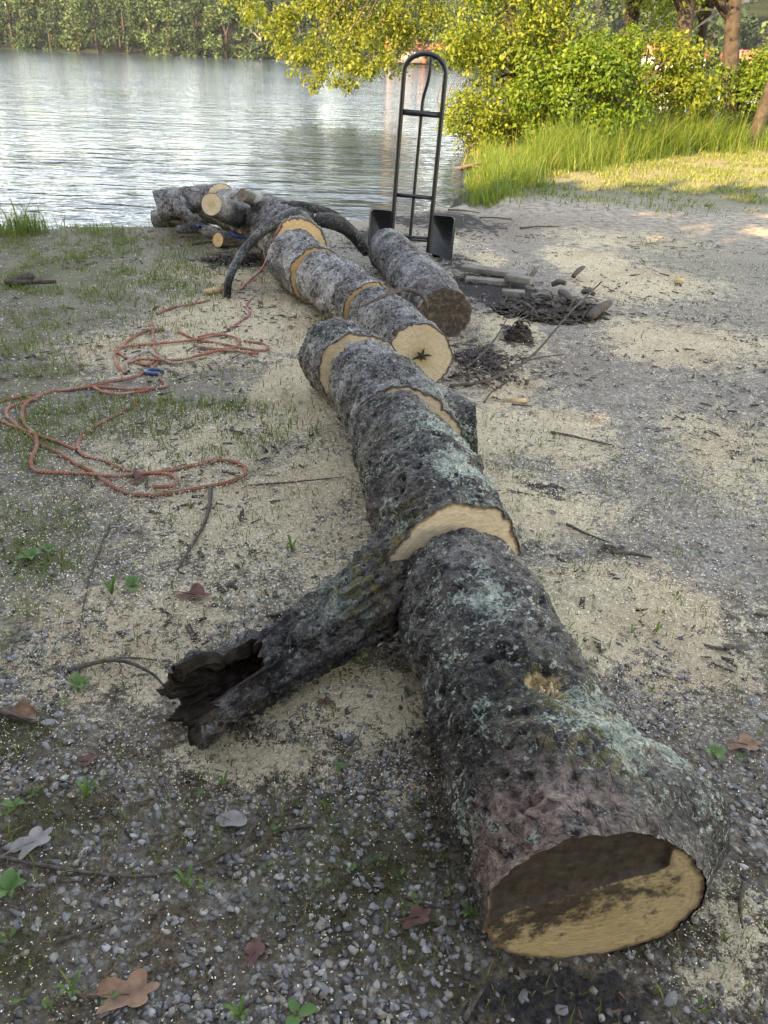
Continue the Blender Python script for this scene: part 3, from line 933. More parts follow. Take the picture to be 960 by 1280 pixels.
nse = nse + .045 * rdg - .03 * np.clip(np.abs(rdg) * -8 + .5, 0, 1)
G = G + D * nse[..., None]
off = np.array(L2.location)
lim_mark = lambda p, rr: np.exp(-((G - p) ** 2).sum(-1) / rr ** 2)
A = {'along': np.repeat(s[:, None], ns, 1), 'ang': np.repeat(th[None], nr, 0), 'lichen': .25 + .5 * lim_mark(at(430, 750, .24), .13), 'dark': np.full((nr, ns), .2),
     'moss': np.clip(.9 * lim_mark(at(450, 725, .28), .11), 0, 1), 'pink': np.zeros((nr, ns)), 'wood': np.clip(.9 * lim_mark(at(268, 905, .09), .035), 0, 1)}
limb = put('rotten_limb', make_mesh('rotten_limb', G - off, grid_faces(nr, ns), {k: v.ravel() for k, v in A.items()}), MAT['bark_limb'], L2)
i0 = int(nr * .5)
Gi = G[i0:] - D[i0:] * (0.022 + 0.018 * fbm(G[i0:].reshape(-1, 3) * 30, 3, 15).reshape(nr - i0, ns))[..., None]
Gi[0] = Gi[0].mean(0) + (Gi[0] - Gi[0].mean(0)) * .1
Gi = np.concatenate([Gi, G[-1:]], 0)
V = Gi.reshape(-1, 3)
put('hollow', make_mesh('hollow', V - off, grid_faces(len(Gi), ns)), MAT['rot'], limb)

# -- third, short log
c0, c1 = at(452, 470, .195), at(422, 442, .185)
L3 = thing('log', 'short grey log round leaning off the end of the dark log', 'log', (c0[0], c0[1], 0), 'lengths of the felled trunk')
log_piece(L3, [c0 + np.array([.0, .02, -.004]), (c0 + c1) / 2 + np.array([-.005, 0, 0]), c1 + np.array([-.01, .0, .0])], [.190, .19, .184], MAT['bark_grey'], MAT['wood'], nr=120, ns=170, end0=(.15, -.35), end1=(0, -.1), seed=11, lichen=.5,
          marks=[('moss', at(400, 480, .2), .1, .5)])

# -- fourth: the log with the star-cracked face, two saw cuts behind
d0, d1, d2, d3 = at(527, 443, .165), at(468, 392, .178), at(402, 347, .19), at(366, 322, .195)
L4 = thing('log', 'pale grey log with a fresh round face showing a star-shaped crack', 'log', (d1[0], d1[1], 0), 'lengths of the felled trunk')
log_piece(L4, [d0, d0 * .5 + d1 * .5, d1], [.160, .164, .166], MAT['bark_grey'], MAT['wood'], nr=130, ns=160, end0=(.15, -.32), seed=14, lichen=.45, marks=[('dark', at(520, 385, .3), .08, .8)])
e0 = d1 + np.array([-.012, .012, .004])
log_piece(L4, [e0, d1 * .5 + d2 * .5 + np.array([-.005, 0, 0]), d2], [.176, .18, .182], MAT['bark_pale'], MAT['wood_orange'], nr=120, ns=150, end0=(.05, -.15), seed=15, lichen=.38, marks=[('pink', at(440, 370, .33), .08, .5)])
e1 = d2 + np.array([-.022, .012, .0])
log_piece(L4, [e1, d2 * .5 + d3 * .5 + np.array([-.02, 0, 0]), d3], [.190, .195, .198], MAT['bark_pale'], MAT['wood_orange'], nr=90, ns=150, end0=(.05, -.3), end1=(0, .2), seed=16, lichen=.42, marks=[('moss', at(420, 312, .35), .08, .6)])
# star crack of the face
star = []
nf = (d0 - d1) / np.linalg.norm(d0 - d1)
nf = nf + np.array([-.30, -.1, .12]); nf /= np.linalg.norm(nf)
cf = d0 + nf * .010 + np.array([0, -.003, -.008])
sx = np.cross(nf, [0, 0, 1]); sx /= np.linalg.norm(sx)
sz = np.cross(sx, nf)
for k, (a, ln) in enumerate(((.1, .05), (1.3, .045), (2.4, .03), (3.5, .055), (4.6, .025), (5.6, .03))):
    dv = -sx * math.cos(a) + sz * math.sin(a)
    star.append(simple_tube([cf, cf + dv * ln * .5 + sz * .004, cf + dv * ln], [.008, .006, .002], 6, 6, True, .4, k))
V, fs = join(star)
put('heart_crack', make_mesh('heart_crack', V - np.array(L4.location), fs), MAT['rot'], L4)
# lifted strip of bark over the saw cut
strip = []
bc = [at(452, 383, .34), at(478, 371, .372), at(505, 362, .375), at(528, 370, .35), at(535, 385, .30)]
V, fs = simple_tube(bc, [.004, .009, .012, .012, .005], 40, 10, True, .6, 4)
put('bark_curl', make_mesh('bark_curl', V - np.array(L4.location), fs), MAT['branch'], L4)

# -- fifth: the log behind on the right
f0, f1, f2 = at(556, 392, .150), at(518, 345, .155), at(484, 312, .160)
L5 = thing('log', 'grey log lying beside the hand truck with a dark weathered cut end', 'log', (f1[0], f1[1], 0), 'lengths of the felled trunk')
log_piece(L5, [f0, f1, f2], [.155, .162, .155], MAT['bark_grey'], MAT['wood_old'], nr=150, ns=150, end0=(.05, -.15), end1=(0, .1), seed=18, lichen=.4,
          marks=[('dark', at(545, 365, .28), .09, .6), ('wood', at(530, 380, .2), .05, .8), ('pink', at(540, 350, .3), .08, .6), ('lichen', at(490, 292, .3), .1, .4)],
          cap_fn=lambda e, CV, rad, ang, nrm, c: (CV, np.full(rad.shape, .62)), bulges=[(at(470, 312, .25), .05, .03)])

# -- the fallen crown end at the water: thick trunk with cut limbs
g0, g1, g2, g3 = at(372, 312, .20), at(345, 285, .24), at(300, 266, .26), at(262, 256, .25)
T1 = thing('felled_trunk', 'thick forked trunk with an orange cut face lying at the water edge', 'tree trunk', (g1[0], g1[1], 0))
log_piece(T1, [g0, g1, g2, g3], [.225, .215, .17, .14], MAT['bark_pale'], MAT['wood_orange'], nr=160, ns=140, end0=(.1, .1), seed=22, lichen=.4, dark=.1, marks=[('dark', at(380, 275, .35), .15, .9)],
          bulges=[(at(395, 270, .38), .12, .06), (at(335, 340, .15), .10, .10)])


def limb_on(root, pts, rad, mat, wood, seed, name='limb', **kw):
    return log_piece(root, pts, rad, mat, wood, name=name, nr=kw.pop('nr', 60), ns=60, seed=seed, caps=kw.pop('caps', (False, True)), **kw)


old = lambda e, CV, rad, ang, nrm, c: (CV, np.full(rad.shape, .08))
limb_on(T1, [at(312, 274, .20), at(290, 266, .34), at(264, 255, .47)], [.12, .10, .082], MAT['bark_pale'], MAT['wood'], 23, amp=.6, cap_fn=old)
limb_on(T1, [at(345, 258, .34), at(325, 252, .42), at(303, 244, .52)], [.08, .06, .042], MAT['bark_pale'], MAT['wood_old'], 24, amp=.6)
limb_on(T1, [at(398, 275, .36), at(420, 278, .36), at(440, 292, .28), at(458, 315, .12)], [.06, .06, .05, .04], MAT['bark_limb'], MAT['wood_old'], 25, dark=.5)
limb_on(T1, [at(370, 268, .42), at(348, 276, .40), at(320, 296, .31), at(299, 322, .2), at(286, 350, .11), at(284, 372, .0)], [.055, .042, .034, .031, .028, .026], MAT['bark_limb'], MAT['wood_old'], 26, dark=.6, nr=90, amp=.6)
limb_on(T1, [at(344, 318, .10), at(340, 312, .09), at(335, 312, .09)], [.08, .075, .07], MAT['bark_pale'], MAT['wood_old'], 27)
limb_on(T1, [at(430, 272, .36), at(400, 262, .42), at(360, 258, .43), at(318, 262, .38)], [.02, .035, .05, .06], MAT['bark_limb'], MAT['wood_old'], 28, dark=.3)

h0, h1, h2 = at(276, 242, .38), at(235, 250, .30), at(196, 258, .24)
T2 = thing('log', 'long mottled grey log at the far left reaching into the water', 'log', (h1[0], h1[1], 0))
log_piece(T2, [h0, h1, h2], [.085, .12, .135], MAT['bark_pale'], MAT['wood'], nr=120, ns=110, seed=30, lichen=.45, amp=.8, cap_fn=old, end0=(0, -.9), end1=(0, .2), decay=.1)
limb_on(T2, [at(224, 250, .33), at(226, 262, .26), at(240, 276, .17)], [.06, .055, .05], MAT['bark_pale'], MAT['wood_old'], 31)
T3 = thing('log', 'short rounded log half in the water under the mottled log', 'log', tuple(at(205, 274, 0)))
log_piece(T3, [at(192, 274, .06), at(215, 272, .08), at(262, 272, .09)], [.085, .09, .08], MAT['bark_pale'], MAT['wood_old'], nr=70, ns=80, seed=32, amp=.7)
T4 = thing('branch', 'thin cut branch with a small pale end in the pile at the water', 'branch', tuple(at(230, 285, 0)))
limb_on(T4, [at(300, 296, .05), at(262, 290, .07), at(222, 274, .12), at(205, 266, .14)], [.05, .052, .045, .04], MAT['bark_pale'], MAT['wood'], 33, amp=.5, caps=(True, True))
limb_on(T4, [at(248, 286, .08), at(232, 287, .08), at(222, 286, .08)], [.04, .037, .034], MAT['bark_pale'], MAT['wood_orange'], 34, amp=.5, name='side_branch', cap_fn=old)
T5 = thing('log', 'small log with an orange sawn end low in the pile at the water', 'log', tuple(at(285, 303, 0)))
log_piece(T5, [at(272, 300, .062), at(295, 297, .06), at(330, 290, .06)], [.062, .064, .06], MAT['bark_pale'], MAT['wood_orange'], nr=60, ns=70, seed=35, amp=.5, end0=(.2, .2), cap_fn=old)
T6 = thing('log', 'small dark round under the curved branch of the forked trunk', 'log', tuple(at(336, 312, 0)))
log_piece(T6, [at(338, 318, .07), at(345, 305, .07)], [.075, .075], MAT['bark_limb'], MAT['wood_old'], nr=30, ns=60, seed=36, amp=.6)

# broken bits of kerf rim lying under the saw cut
for k, (px, py, lb) in enumerate(((268, 366, 'small orange wood wedge beside the foot of the curved branch'), (848, 354, 'flat pale chip of wood far right on the dust'), (643, 500, 'thin pale sliver of wood right of the limb stub'))):
    ln = [(.055, .04, .045), (.07, .03, .02), (.06, .022, .012)][k]
    V, Fb = box(-ln[0], ln[0], -ln[1], ln[1], 0, ln[2])
    V[:, 2] *= np.where(V[:, 0] > 0, 1.0, .55)
    V = V * (1 + RNG.uniform(-.12, .12, V.shape))
    p = at(px, py)
    o = put('wood_chip', make_mesh('wood_chip', V, Fb, None, False), MAT['chip'], None, (p[0], p[1], float(ground_z(np.array([p[0]]), np.array([p[1]]))[0])))
    o.rotation_euler = (0, 0, [.5, 1.2, .1][k])
    tag(o, lb, 'wood chip', 'sawn wood chips')


def gz(p):
    return float(ground_z(np.array([p[0]]), np.array([p[1]]))[0])


def on_ground(px, py, dz=0.0):
    p = at(px, py)
    z = gz(p)
    p = at(px, py, z)
    return np.array([p[0], p[1], gz(p) + dz])


# ------------------------------------------------------------------ hand truck
tb = on_ground(511, 322)
HT = thing('hand_truck', 'black steel hand truck standing upright behind the logs at the shore', 'hand truck', (tb[0], tb[1], tb[2]))
HT.rotation_euler = (R(-1), R(2.4), R(-6))
W = .158
HT_H = 1.50


def part(name, V, fs, mat, parent, shade=True, attrs=None):
    return put(name, make_mesh(name, V, fs, attrs, shade), mat, parent)


arc = [(-W, 0, .06), (-W, 0, .5), (-W, 0, 1.0), (-W, 0, 1.34)] + [(-W * math.cos(a), 0, 1.37 + .125 * math.sin(a)) for a in np.linspace(0.15, PI - .15, 9)] + [(W, 0, 1.34), (W, 0, 1.0), (W, 0, .5), (W, 0, .06)]
V, fs = simple_tube(arc, [.0185] * len(arc), 150, 12)
part('side_rail', V, fs, MAT['black_metal'], HT)


def beveled_bar(x0, x1, y0, y1, z0, z1):
    V, Fb = box(x0, x1, y0, y1, z0, z1)
    return V, Fb


V, fs = beveled_bar(-W + .012, W - .012, -.012, .010, 1.07, 1.112)
part('crossbar', V, fs, MAT['black_metal'], HT, False)
V, fs = beveled_bar(-W + .012, W - .012, -.010, .010, .472, .502)
part('crossbar', V, fs, MAT['black_metal'], HT, False)
V, fs = beveled_bar(-W + .012, W - .012, -.008, .008, .16, .181)
part('crossbar', V, fs, MAT['black_metal'], HT, False)
V, fs = simple_tube([(-.005, .012, .07), (-.003, .012, .6), (.0, .012, 1.08), (.004, .012, 1.2), (.026, .006, 1.30), (.036, 0, 1.38), (.036, 0, 1.485)], [.0135] * 7, 80, 10)
part('centre_bar', V, fs, MAT['black_metal'], HT)
V, fs = box(-.21, .21, -.24, -.005, .0, .008)
part('toe_plate', V, fs, MAT['plate'], HT, False)
V, fs = simple_tube([(-.27, .13, .125), (.27, .13, .125)], [.009, .009], 4, 10)
part('axle', V, fs, MAT['black_metal'], HT)
for sgn in (-1, 1):
    # wheel guard: a flat rounded plate bent back over the wheel
    x0, x1 = (W + .006, W + .185) if sgn > 0 else (-W - .185, -W - .006)
    zt, rc = .36, .03
    prof = []
    for (cx, cz, a0_, a1_) in ((x1 - rc, zt - rc, 0, PI / 2), (x0 + rc, zt - rc, PI / 2, PI)):
        for a in np.linspace(a0_, a1_, 7):
            prof.append((cx + rc * math.cos(a), cz + rc * math.sin(a)))
    prof += [(x0, .06), (x1, .02)]
    prof = np.array(prof)
    n = len(prof)
    fr = np.column_stack([prof[:, 0], np.full(n, -.004), prof[:, 1]])
    bk_ = np.column_stack([prof[:, 0] + sgn * .016, np.full(n, .040), prof[:, 1]])
    V = np.vstack([fr, bk_])
    j = np.arange(n)
    side = np.stack([j, (j + 1) % n, n + (j + 1) % n, n + j], -1)
    o = part('wheel_guard', V, [np.arange(n)[None], (n + np.arange(n))[::-1][None], side], MAT['plate'], HT, False)
    wx = sgn * .225
    wroot = empty('wheel', (wx, .13, .125))
    wroot.parent = HT
    a = np.linspace(0, 2 * PI, 33)[:-1]
    sec = np.array([(.075, -.03), (.11, -.036), (.123, -.02), (.125, 0), (.123, .02), (.11, .036), (.075, .03)])
    V = np.array([[(x, rr * math.cos(t), rr * math.sin(t)) for (rr, x) in sec] for t in a]).reshape(-1, 3)
    k = len(sec)
    fs = []
    for i in range(32):
        for m in range(k):
            fs.append((i * k + m, i * k + (m + 1) % k, ((i + 1) % 32) * k + (m + 1) % k, ((i + 1) % 32) * k + m))
    part('tyre', V, np.array(fs), MAT['rubber'], wroot)
    V, fs = simple_tube([(-.022, 0, 0), (.022, 0, 0)], [.078, .078], 3, 32)
    part('rim', V, fs, MAT['black_metal'], wroot)


# ------------------------------------------------------------------ ropes
def rope_strand(name, pix, rad, mat, parent, lift=0.0, n=None, zs=None):
    pts = []
    for k, (px, py) in enumerate(pix):
        p = on_ground(px, py)
        z = p[2] + rad + (zs[k] if zs else 0)
        q = at(px, py, z)
        pts.append((q[0], q[1], z))
    pts = np.array(pts)
    pts[:, 2] += lift
    L = np.linalg.norm(np.diff(pts, axis=0), axis=1).sum()
    n = n or int(L / .012) + 8
    C = resample(pts, n)
    if not zs:
        C[:, 2] = np.maximum(C[:, 2], ground_z(C[:, 0], C[:, 1]) + rad * .7)
    G, C2, D, s, th, r = tube_grid(C, np.full(len(C), rad), n, 8)
    return put(name, make_mesh(name, G.reshape(-1, 3) - np.array(parent.location), grid_faces(n, 8), {'along': np.repeat(s[:, None], 8, 1).ravel(), 'ang': np.repeat(th[None], n, 0).ravel()}), mat, parent)


def z5(L):
    return [(x / 2.824, 380 + y / 2.824) for x, y in L]


rp = on_ground(110, 520)
RO = thing('rope', 'long weathered red rope lying in loose loops on the left', 'rope', (rp[0], rp[1], rp[2]))
strands = [
    z5([(535, 60), (545, 150), (566, 188), (540, 222), (480, 255), (400, 272), (300, 292), (200, 308), (90, 324), (20, 340), (-60, 352)]),
    z5([(-70, 400), (0, 415), (50, 435), (130, 465), (200, 488), (270, 518)]),
    z5([(150, 325), (105, 345), (80, 380), (90, 430), (125, 465), (130, 510), (110, 560), (122, 590), (160, 600), (300, 605), (400, 613), (480, 606), (560, 604), (612, 612), (625, 632), (600, 650), (540, 652)]),
    z5([(485, 335), (470, 355), (420, 385), (320, 440), (280, 480), (278, 512), (300, 536), (370, 552), (420, 577), (500, 596), (600, 586), (700, 565), (760, 552), (830, 557), (868, 582), (858, 606), (800, 630), (700, 650), (600, 668), (500, 675), (430, 660), (370, 626), (330, 595), (270, 565), (200, 522), (140, 492), (60, 428), (24, 395), (26, 370), (60, 354), (130, 335)]),
    z5([(580, 92), (520, 96), (470, 120), (420, 160), (406, 185), (418, 222), (445, 248)]),
    z5([(412, 158), (470, 152), (600, 140), (690, 131), (745, 118), (800, 112)]),
    z5([(630, 98), (690, 125), (760, 136), (830, 150), (900, 162), (944, 160), (930, 142), (862, 130)]),
    z5([(700, 120), (760, 108), (835, 122), (846, 140), (828, 155), (780, 162), (720, 156), (684, 146)]),
    z5([(450, 212), (500, 200), (620, 203), (700, 187), (790, 168), (912, 180)]),
    z5([(405, 165), (450, 190), (510, 215), (545, 200), (552, 178)]),
    z5([(200, 310), (330, 295), (440, 303), (530, 300), (582, 294), (574, 272), (560, 268)]),
    z5([(330, 298), (365, 316), (410, 324), (470, 318), (525, 310)]),
]
for k, sx_ in enumerate(strands):
    rope_strand('strand', sx_, .0078, MAT['rope'], RO, lift=.004 * (k % 3))
RW = thing('rope', 'pale sun-bleached rope end curled inside the red rope loops', 'rope', tuple(on_ground(170, 455)))
rope_strand('strand', z5([(455, 242), (445, 216), (476, 188), (525, 172), (552, 186), (600, 210), (645, 212)]), .0085, rope_material('pale_rope', (0.36, 0.26, 0.21), (0.46, 0.38, 0.32)), RW, .006)
RP = thing('rope', 'thin pink rope hanging from the forked trunk down to the ground', 'rope', tuple(on_ground(310, 365)))
rope_strand('strand', [(352, 283), (342, 300), (334, 322), (326, 338), (310, 352), (300, 362)], .009, MAT['rope_pink'], RP, zs=[.40, .28, .14, .05, .0, .0])
rope_strand('strand', [(316, 372), (308, 382), (312, 392), (300, 402), (285, 412)], .008, MAT['rope_pink'], RP)
rope_strand('strand', [(262, 376), (240, 380), (218, 384), (196, 392)], .008, MAT['rope'], RP)
BR = thing('rope', 'blue rope wound through the logs at the water edge', 'rope', tuple(on_ground(260, 290)))
rope_strand('strand', [(222, 268), (236, 270), (246, 276), (254, 270), (264, 268)], .014, MAT['blue'], BR, zs=[.16, .15, .14, .17, .2])
rope_strand('strand', [(228, 272), (240, 280), (250, 284)], .014, MAT['blue'], BR, zs=[.14, .12, .10])
rope_strand('strand', [(286, 292), (300, 296), (320, 300), (340, 298), (352, 292)], .013, MAT['blue'], BR, zs=[.16, .14, .10, .10, .15])
# shackle ring by the rope
a = np.linspace(0, 2 * PI, 28)
pc = on_ground(193, 468)
ring = np.stack([pc[0] + .042 * np.cos(a), pc[1] + .030 * np.sin(a), np.full(28, pc[2] + .014)], -1)
V, fs = simple_tube(ring[:-4], [.011] * 24, 60, 10)
o = put('rope_clip', make_mesh('rope_clip', V - pc, fs), MAT['blue_ring'], None, tuple(pc))
tag(o, 'small dark blue open ring lying beside the red rope', 'rope clip')


# ------------------------------------------------------------------ boards
def board(p0, p1, w, t, z0, label, tilt=0.0):
    a_, b_ = on_ground(*p0), on_ground(*p1)
    L = np.linalg.norm((b_ - a_)[:2])
    V, Fb = box(-L / 2, L / 2, -w / 2, w / 2, 0, t)
    o = put('board', make_mesh('board', V, Fb, None, False), MAT['lumber'], None, ((a_[0] + b_[0]) / 2, (a_[1] + b_[1]) / 2, (a_[2] + b_[2]) / 2 + z0))
    o.rotation_euler = (R(tilt), 0, math.atan2(b_[1] - a_[1], b_[0] - a_[0]))
    bv = o.modifiers.new('bevel', 'BEVEL'); bv.width = .003; bv.segments = 2
    return tag(o, label, 'board', 'lumber offcuts by the heap')


board((578, 343), (657, 354), .09, .04, .035, 'longest grey board of the offcuts by the dark debris heap', 4)
board((582, 352), (638, 357), .09, .035, 0.0, 'thin pale board half under the longest offcut', 0)
board((632, 358), (664, 363), .10, .045, .045, 'short pale block resting on the other boards', -3)
board((627, 370), (655, 372), .08, .04, 0.005, 'lowest short board next to the heap of bark', 0)


# ------------------------------------------------------------------ debris heap and muck clods
def debris_heap(c, rx, ry, h, npc, label, big=1.0):
    root = thing('debris_heap', label, 'debris', tuple(c))
    V, Fc = ico(4)
    n = fbm(V * 3.2 + c, 4, 71) - .5
    r_ = 1 + .7 * n
    V = V * r_[:, None] * np.array([rx, ry, h])
    V[:, 2] = np.maximum(V[:, 2], -.02)
    V[:, 2] -= .004
    if h > .05:
        part('heap', V, Fc, MAT['muck'], root)
    ps = []
    for k in range(npc):
        a, rr = RNG.uniform(0, 2 * PI), RNG.uniform(0, 1) ** .6
        x, y = rr * math.cos(a) * rx * 1.1, rr * math.sin(a) * ry * 1.1
        z = h * max(0, 1 - rr * rr) * RNG.uniform(.7, 1.25) + .01
        L = RNG.uniform(.04, .14) * big
        d = np.array([RNG.normal(), RNG.normal(), RNG.normal() * .35]); d /= np.linalg.norm(d)
        p0 = np.array([x, y, z]) - d * L / 2
        p1 = np.array([x, y, z]) + d * L / 2
        p0[2] = max(p0[2], .005); p1[2] = max(p1[2], .005)
        rad = RNG.uniform(.0025, .009) * big
        ps.append(simple_tube([p0, (p0 + p1) / 2 + RNG.normal(0, .008, 3), p1], [rad * .8, rad, rad * .5], 5, 6, True, .5, k))
    V, fs = join(ps)
    nb = npc * 2
    aa, rr = RNG.uniform(0, 2 * PI, nb), RNG.uniform(0, 1.15, nb) ** .6
    pos = np.stack([rr * np.cos(aa) * rx, rr * np.sin(aa) * ry, h * np.clip(1 - rr * rr, 0, 1) * RNG.uniform(.8, 1.25, nb) + .012], -1)
    ss = RNG.uniform(.012, .045, nb) * big
    BV, BF = box(-.5, .5, -.35, .35, -.08, .08)
    V3, F3 = scatter(BV, BF, pos, rand_rot(nb, .9), np.stack([ss * RNG.uniform(.8, 2, nb), ss, ss], -1), .3)
    o = part('bark_flakes', V3, F3, MAT['branch'], root, False)
    tag(o, None, None, None, 'stuff')
    o = part('bark_bits', V, fs, MAT['branch_dark'], root)
    tag(o, None, None, None, 'stuff')
    return root


DH = debris_heap(on_ground(688, 390), .36, .27, .065, 170, 'dark heap of bark and roots beside the boards')
for (x0, y0, x1, y1, rr) in ((735, 404, 760, 392, .028), (700, 372, 716, 392, .022), (690, 362, 705, 366, .02), (728, 372, 740, 380, .018), (716, 352, 728, 345, .018), (662, 356, 668, 350, .018)):
    p0, p1 = on_ground(x0, y0), on_ground(x1, y1)
    p0[2] += .04; p1[2] += .07
    V, fs = simple_tube([p0, (p0 + p1) / 2 + np.array([0, 0, .012]), p1], [rr, rr * 1.05, rr * .8], 10, 10, True, .4, 5)
    part('bark_chunk', V - np.array(DH.location), fs, MAT['branch'], DH)
debris_heap(on_ground(648, 424), .08, .065, .085, 30, 'black clod of muck in front of the debris heap', .6)
debris_heap(on_ground(612, 352), .24, .12, .010, 60, 'flat black litter of bark strewn along the boards', .7)
debris_heap(on_ground(305, 328), .30, .12, .03, 70, 'low strew of dark bark in front of the log pile', .9)
debris_heap(on_ground(606, 462), .26, .30, .004, 60, 'thin dark strew of twigs right of the star-cracked log', .7)


# ------------------------------------------------------------------ twigs and sticks
def stick(pix, rad, label, zs=None, mat='branch', sides=(), name='twig', group='fallen twigs'):
    pts = []
    for k, (px, py) in enumerate(pix):
        z = gz(at(px, py)) + rad + (zs[k] if zs else .003)
        q = at(px, py, z)
        pts.append((q[0], q[1], z))
    pts = np.array(pts)
    root = thing(name, label, name, tuple(pts[0]), group)
    V, fs = simple_tube(pts, np.linspace(rad, rad * .45, len(pts)), max(24, len(pts) * 10), 8, True, .35, int(pix[0][0]))
    part('stem', V - pts[0], fs, MAT[mat], root)
    for sp_, szs in sides:
        q = []
        for k, (px, py) in enumerate(sp_):
            z = gz(at(px, py)) + rad * .5 + szs[k]
            p = at(px, py, z)
            q.append((p[0], p[1], z))
        V, fs = simple_tube(np.array(q), np.linspace(rad * .6, rad * .25, len(q)), 20, 6, True, .3, 3)
        part('side_twig', V - pts[0], fs, MAT[mat], root)
    return root


stick([(-10, 1069), (60, 1083), (140, 1094), (200, 1092), (260, 1075), (300, 1050), (345, 1005)], .0045, 'long thin curved twig across the gravel at lower left', sides=[([(140, 1094), (150, 1105), (152, 1118)], [0, 0, 0])])
stick([(85, 838), (130, 826), (160, 828), (190, 842), (204, 856)], .007, 'bent dark stick ending at the rotten limb', zs=[.0, .02, .03, .02, .01], sides=[([(130, 826), (160, 822), (215, 827)], [.01, .004, .004])])
stick([(263, 608), (262, 630), (255, 655), (238, 685), (222, 712)], .0085, 'short grey stick below the lowest rope loop')
stick([(137, 655), (118, 705), (107, 745), (98, 795)], .004, 'thin pale stem lying upright in the picture at far left')
stick([(562, 482), (600, 478), (640, 462), (668, 442), (692, 415), (715, 388), (742, 362), (752, 352)], .009, 'long arching branch rising over the debris heap', zs=[.0, .02, .05, .10, .17, .24, .32, .36],
      sides=[([(652, 452), (680, 446), (705, 443)], [.07, .08, .1]), ([(722, 382), (735, 372), (748, 375)], [.24, .26, .28])], name='branch', group='fallen branches')
stick([(580, 462), (600, 445), (620, 422), (634, 398)], .007, 'slim dark branch leaning up in front of the black clod', zs=[0, .03, .09, .15], name='branch', group='fallen branches')
stick([(605, 503), (615, 490), (628, 482)], .006, 'tiny forked twig just right of the limb stub', zs=[0, .02, .05])
stick([(640, 505), (665, 508)], .006, 'short pale twig lying on the grey dust right of the stub')
stick([(688, 540), (715, 545), (740, 551), (765, 556)], .007, 'long straight twig in the middle of the right-hand dust')
stick([(637, 614), (655, 617), (668, 619)], .007, 'short black twig above the upper sawdust pile')
stick([(708, 655), (735, 668), (762, 678)], .006, 'thin twig between the two sawdust piles')
stick([(765, 690), (790, 692), (815, 697)], .009, 'stout short stick above the large sawdust pile')
stick([(310, 607), (370, 602), (430, 596)], .0045, 'fine straight twig right of the lowest rope loop')
stick([(40, 345), (10, 352), (30, 353), (70, 352)], .03, 'dark chunk of rotten wood in the grass at far left', mat='branch_dark', name='branch', group='fallen branches')
stick([(930, 1105), (925, 1130), (928, 1160)], .006, 'short upright-lying stick right of the near log end')
stick([(70, 1178), (120, 1158), (150, 1148)], .004, 'thin brown twig in the bottom left gravel')
stick([(300, 1260), (330, 1240), (355, 1225)], .004, 'slender twig near the bottom edge left of the log')
stick([(580, 1275), (590, 1258), (606, 1232)], .006, 'pale stick by the bottom edge below the log')
stick([(505, 1120), (540, 1132), (565, 1136)], .0035, 'thin twig beside the mossy patch')
stick([(350, 1037), (385, 1032), (395, 1036)], .006, 'small dark bent twig in the gravel below the hollow limb')
stick([(552, 215), (575, 210), (602, 203)], .045, 'pale driftwood branch lying in the shallows by the tall grass', zs=[.02, .05, .08], name='branch', group='fallen branches')
stick([(540, 222), (560, 213), (585, 206)], .035, 'dark driftwood stub beside the pale driftwood', zs=[.0, .03, .05], mat='branch_dark', name='branch', group='fallen branches')
stick([(0, 888), (20, 896), (45, 903)], .011, 'rolled dry brown leaf stalk at the far left edge')
for k, (x0, y0, x1, y1) in enumerate(((240, 305, 300, 300), (255, 325, 320, 318), (270, 318, 330, 330), (600, 272, 640, 274), (560, 262, 600, 266), (650, 285, 700, 283))):
    stick([(x0, y0), ((x0 + x1) / 2, (y0 + y1) / 2 - 1), (x1, y1)], .010, ['dark stick at the foot of the log pile', 'lower dark stick before the log pile', 'crossing dark stick before the log pile', 'stick washed up right of the hand truck', 'stick at the muddy edge behind the hand truck', 'faint stick on the pale dust right of the hand truck'][k], mat='branch_dark')


# ------------------------------------------------------------------ leaves on the ground
def ground_leaf(px, py, size, rz, mat, label, lobes=5, curl=.25):
    p = on_ground(px, py, .006)
    n = 44
    a = np.linspace(0, 2 * PI, n, endpoint=False)
    r_ = (.55 + .45 * np.abs(np.cos(a * lobes / 2)) ** 1.2) * (1 - .25 * np.cos(a)) if lobes else np.ones(n)
    ring = np.stack([r_ * np.cos(a) * size, r_ * np.sin(a) * size * .62, 0 * a], -1)
    rings = [ring * f for f in (1, .72, .42, .15)]
    V = np.vstack(rings + [np.zeros((1, 3))])
    rr = np.linalg.norm(V[:, :2], axis=1) / size
    V[:, 2] = curl * size * (V[:, 1] / size) ** 2 * 2.2 + .10 * size * np.sin(V[:, 0] / size * 5 + px) * rr + .006
    top = V.copy(); top[:, 2] += .0012
    j = np.arange(n)
    fs = [grid_faces(4, n), np.stack([np.full(n, 4 * n), 3 * n + j, 3 * n + (j + 1) % n], -1)]
    st = simple_tube([(-size * .1, 0, .008), (-size * .9, .01, .012), (-size * 1.5, .02, .006)], [.0014, .0012, .001], 6, 5)
    root = thing('fallen_leaf', label, 'leaf', tuple(p), 'fallen leaves')
    root.rotation_euler = (0, 0, rz)
    part('blade', top, fs, MAT[mat], root)
    part('stalk', st[0], st[1], MAT[mat], root)


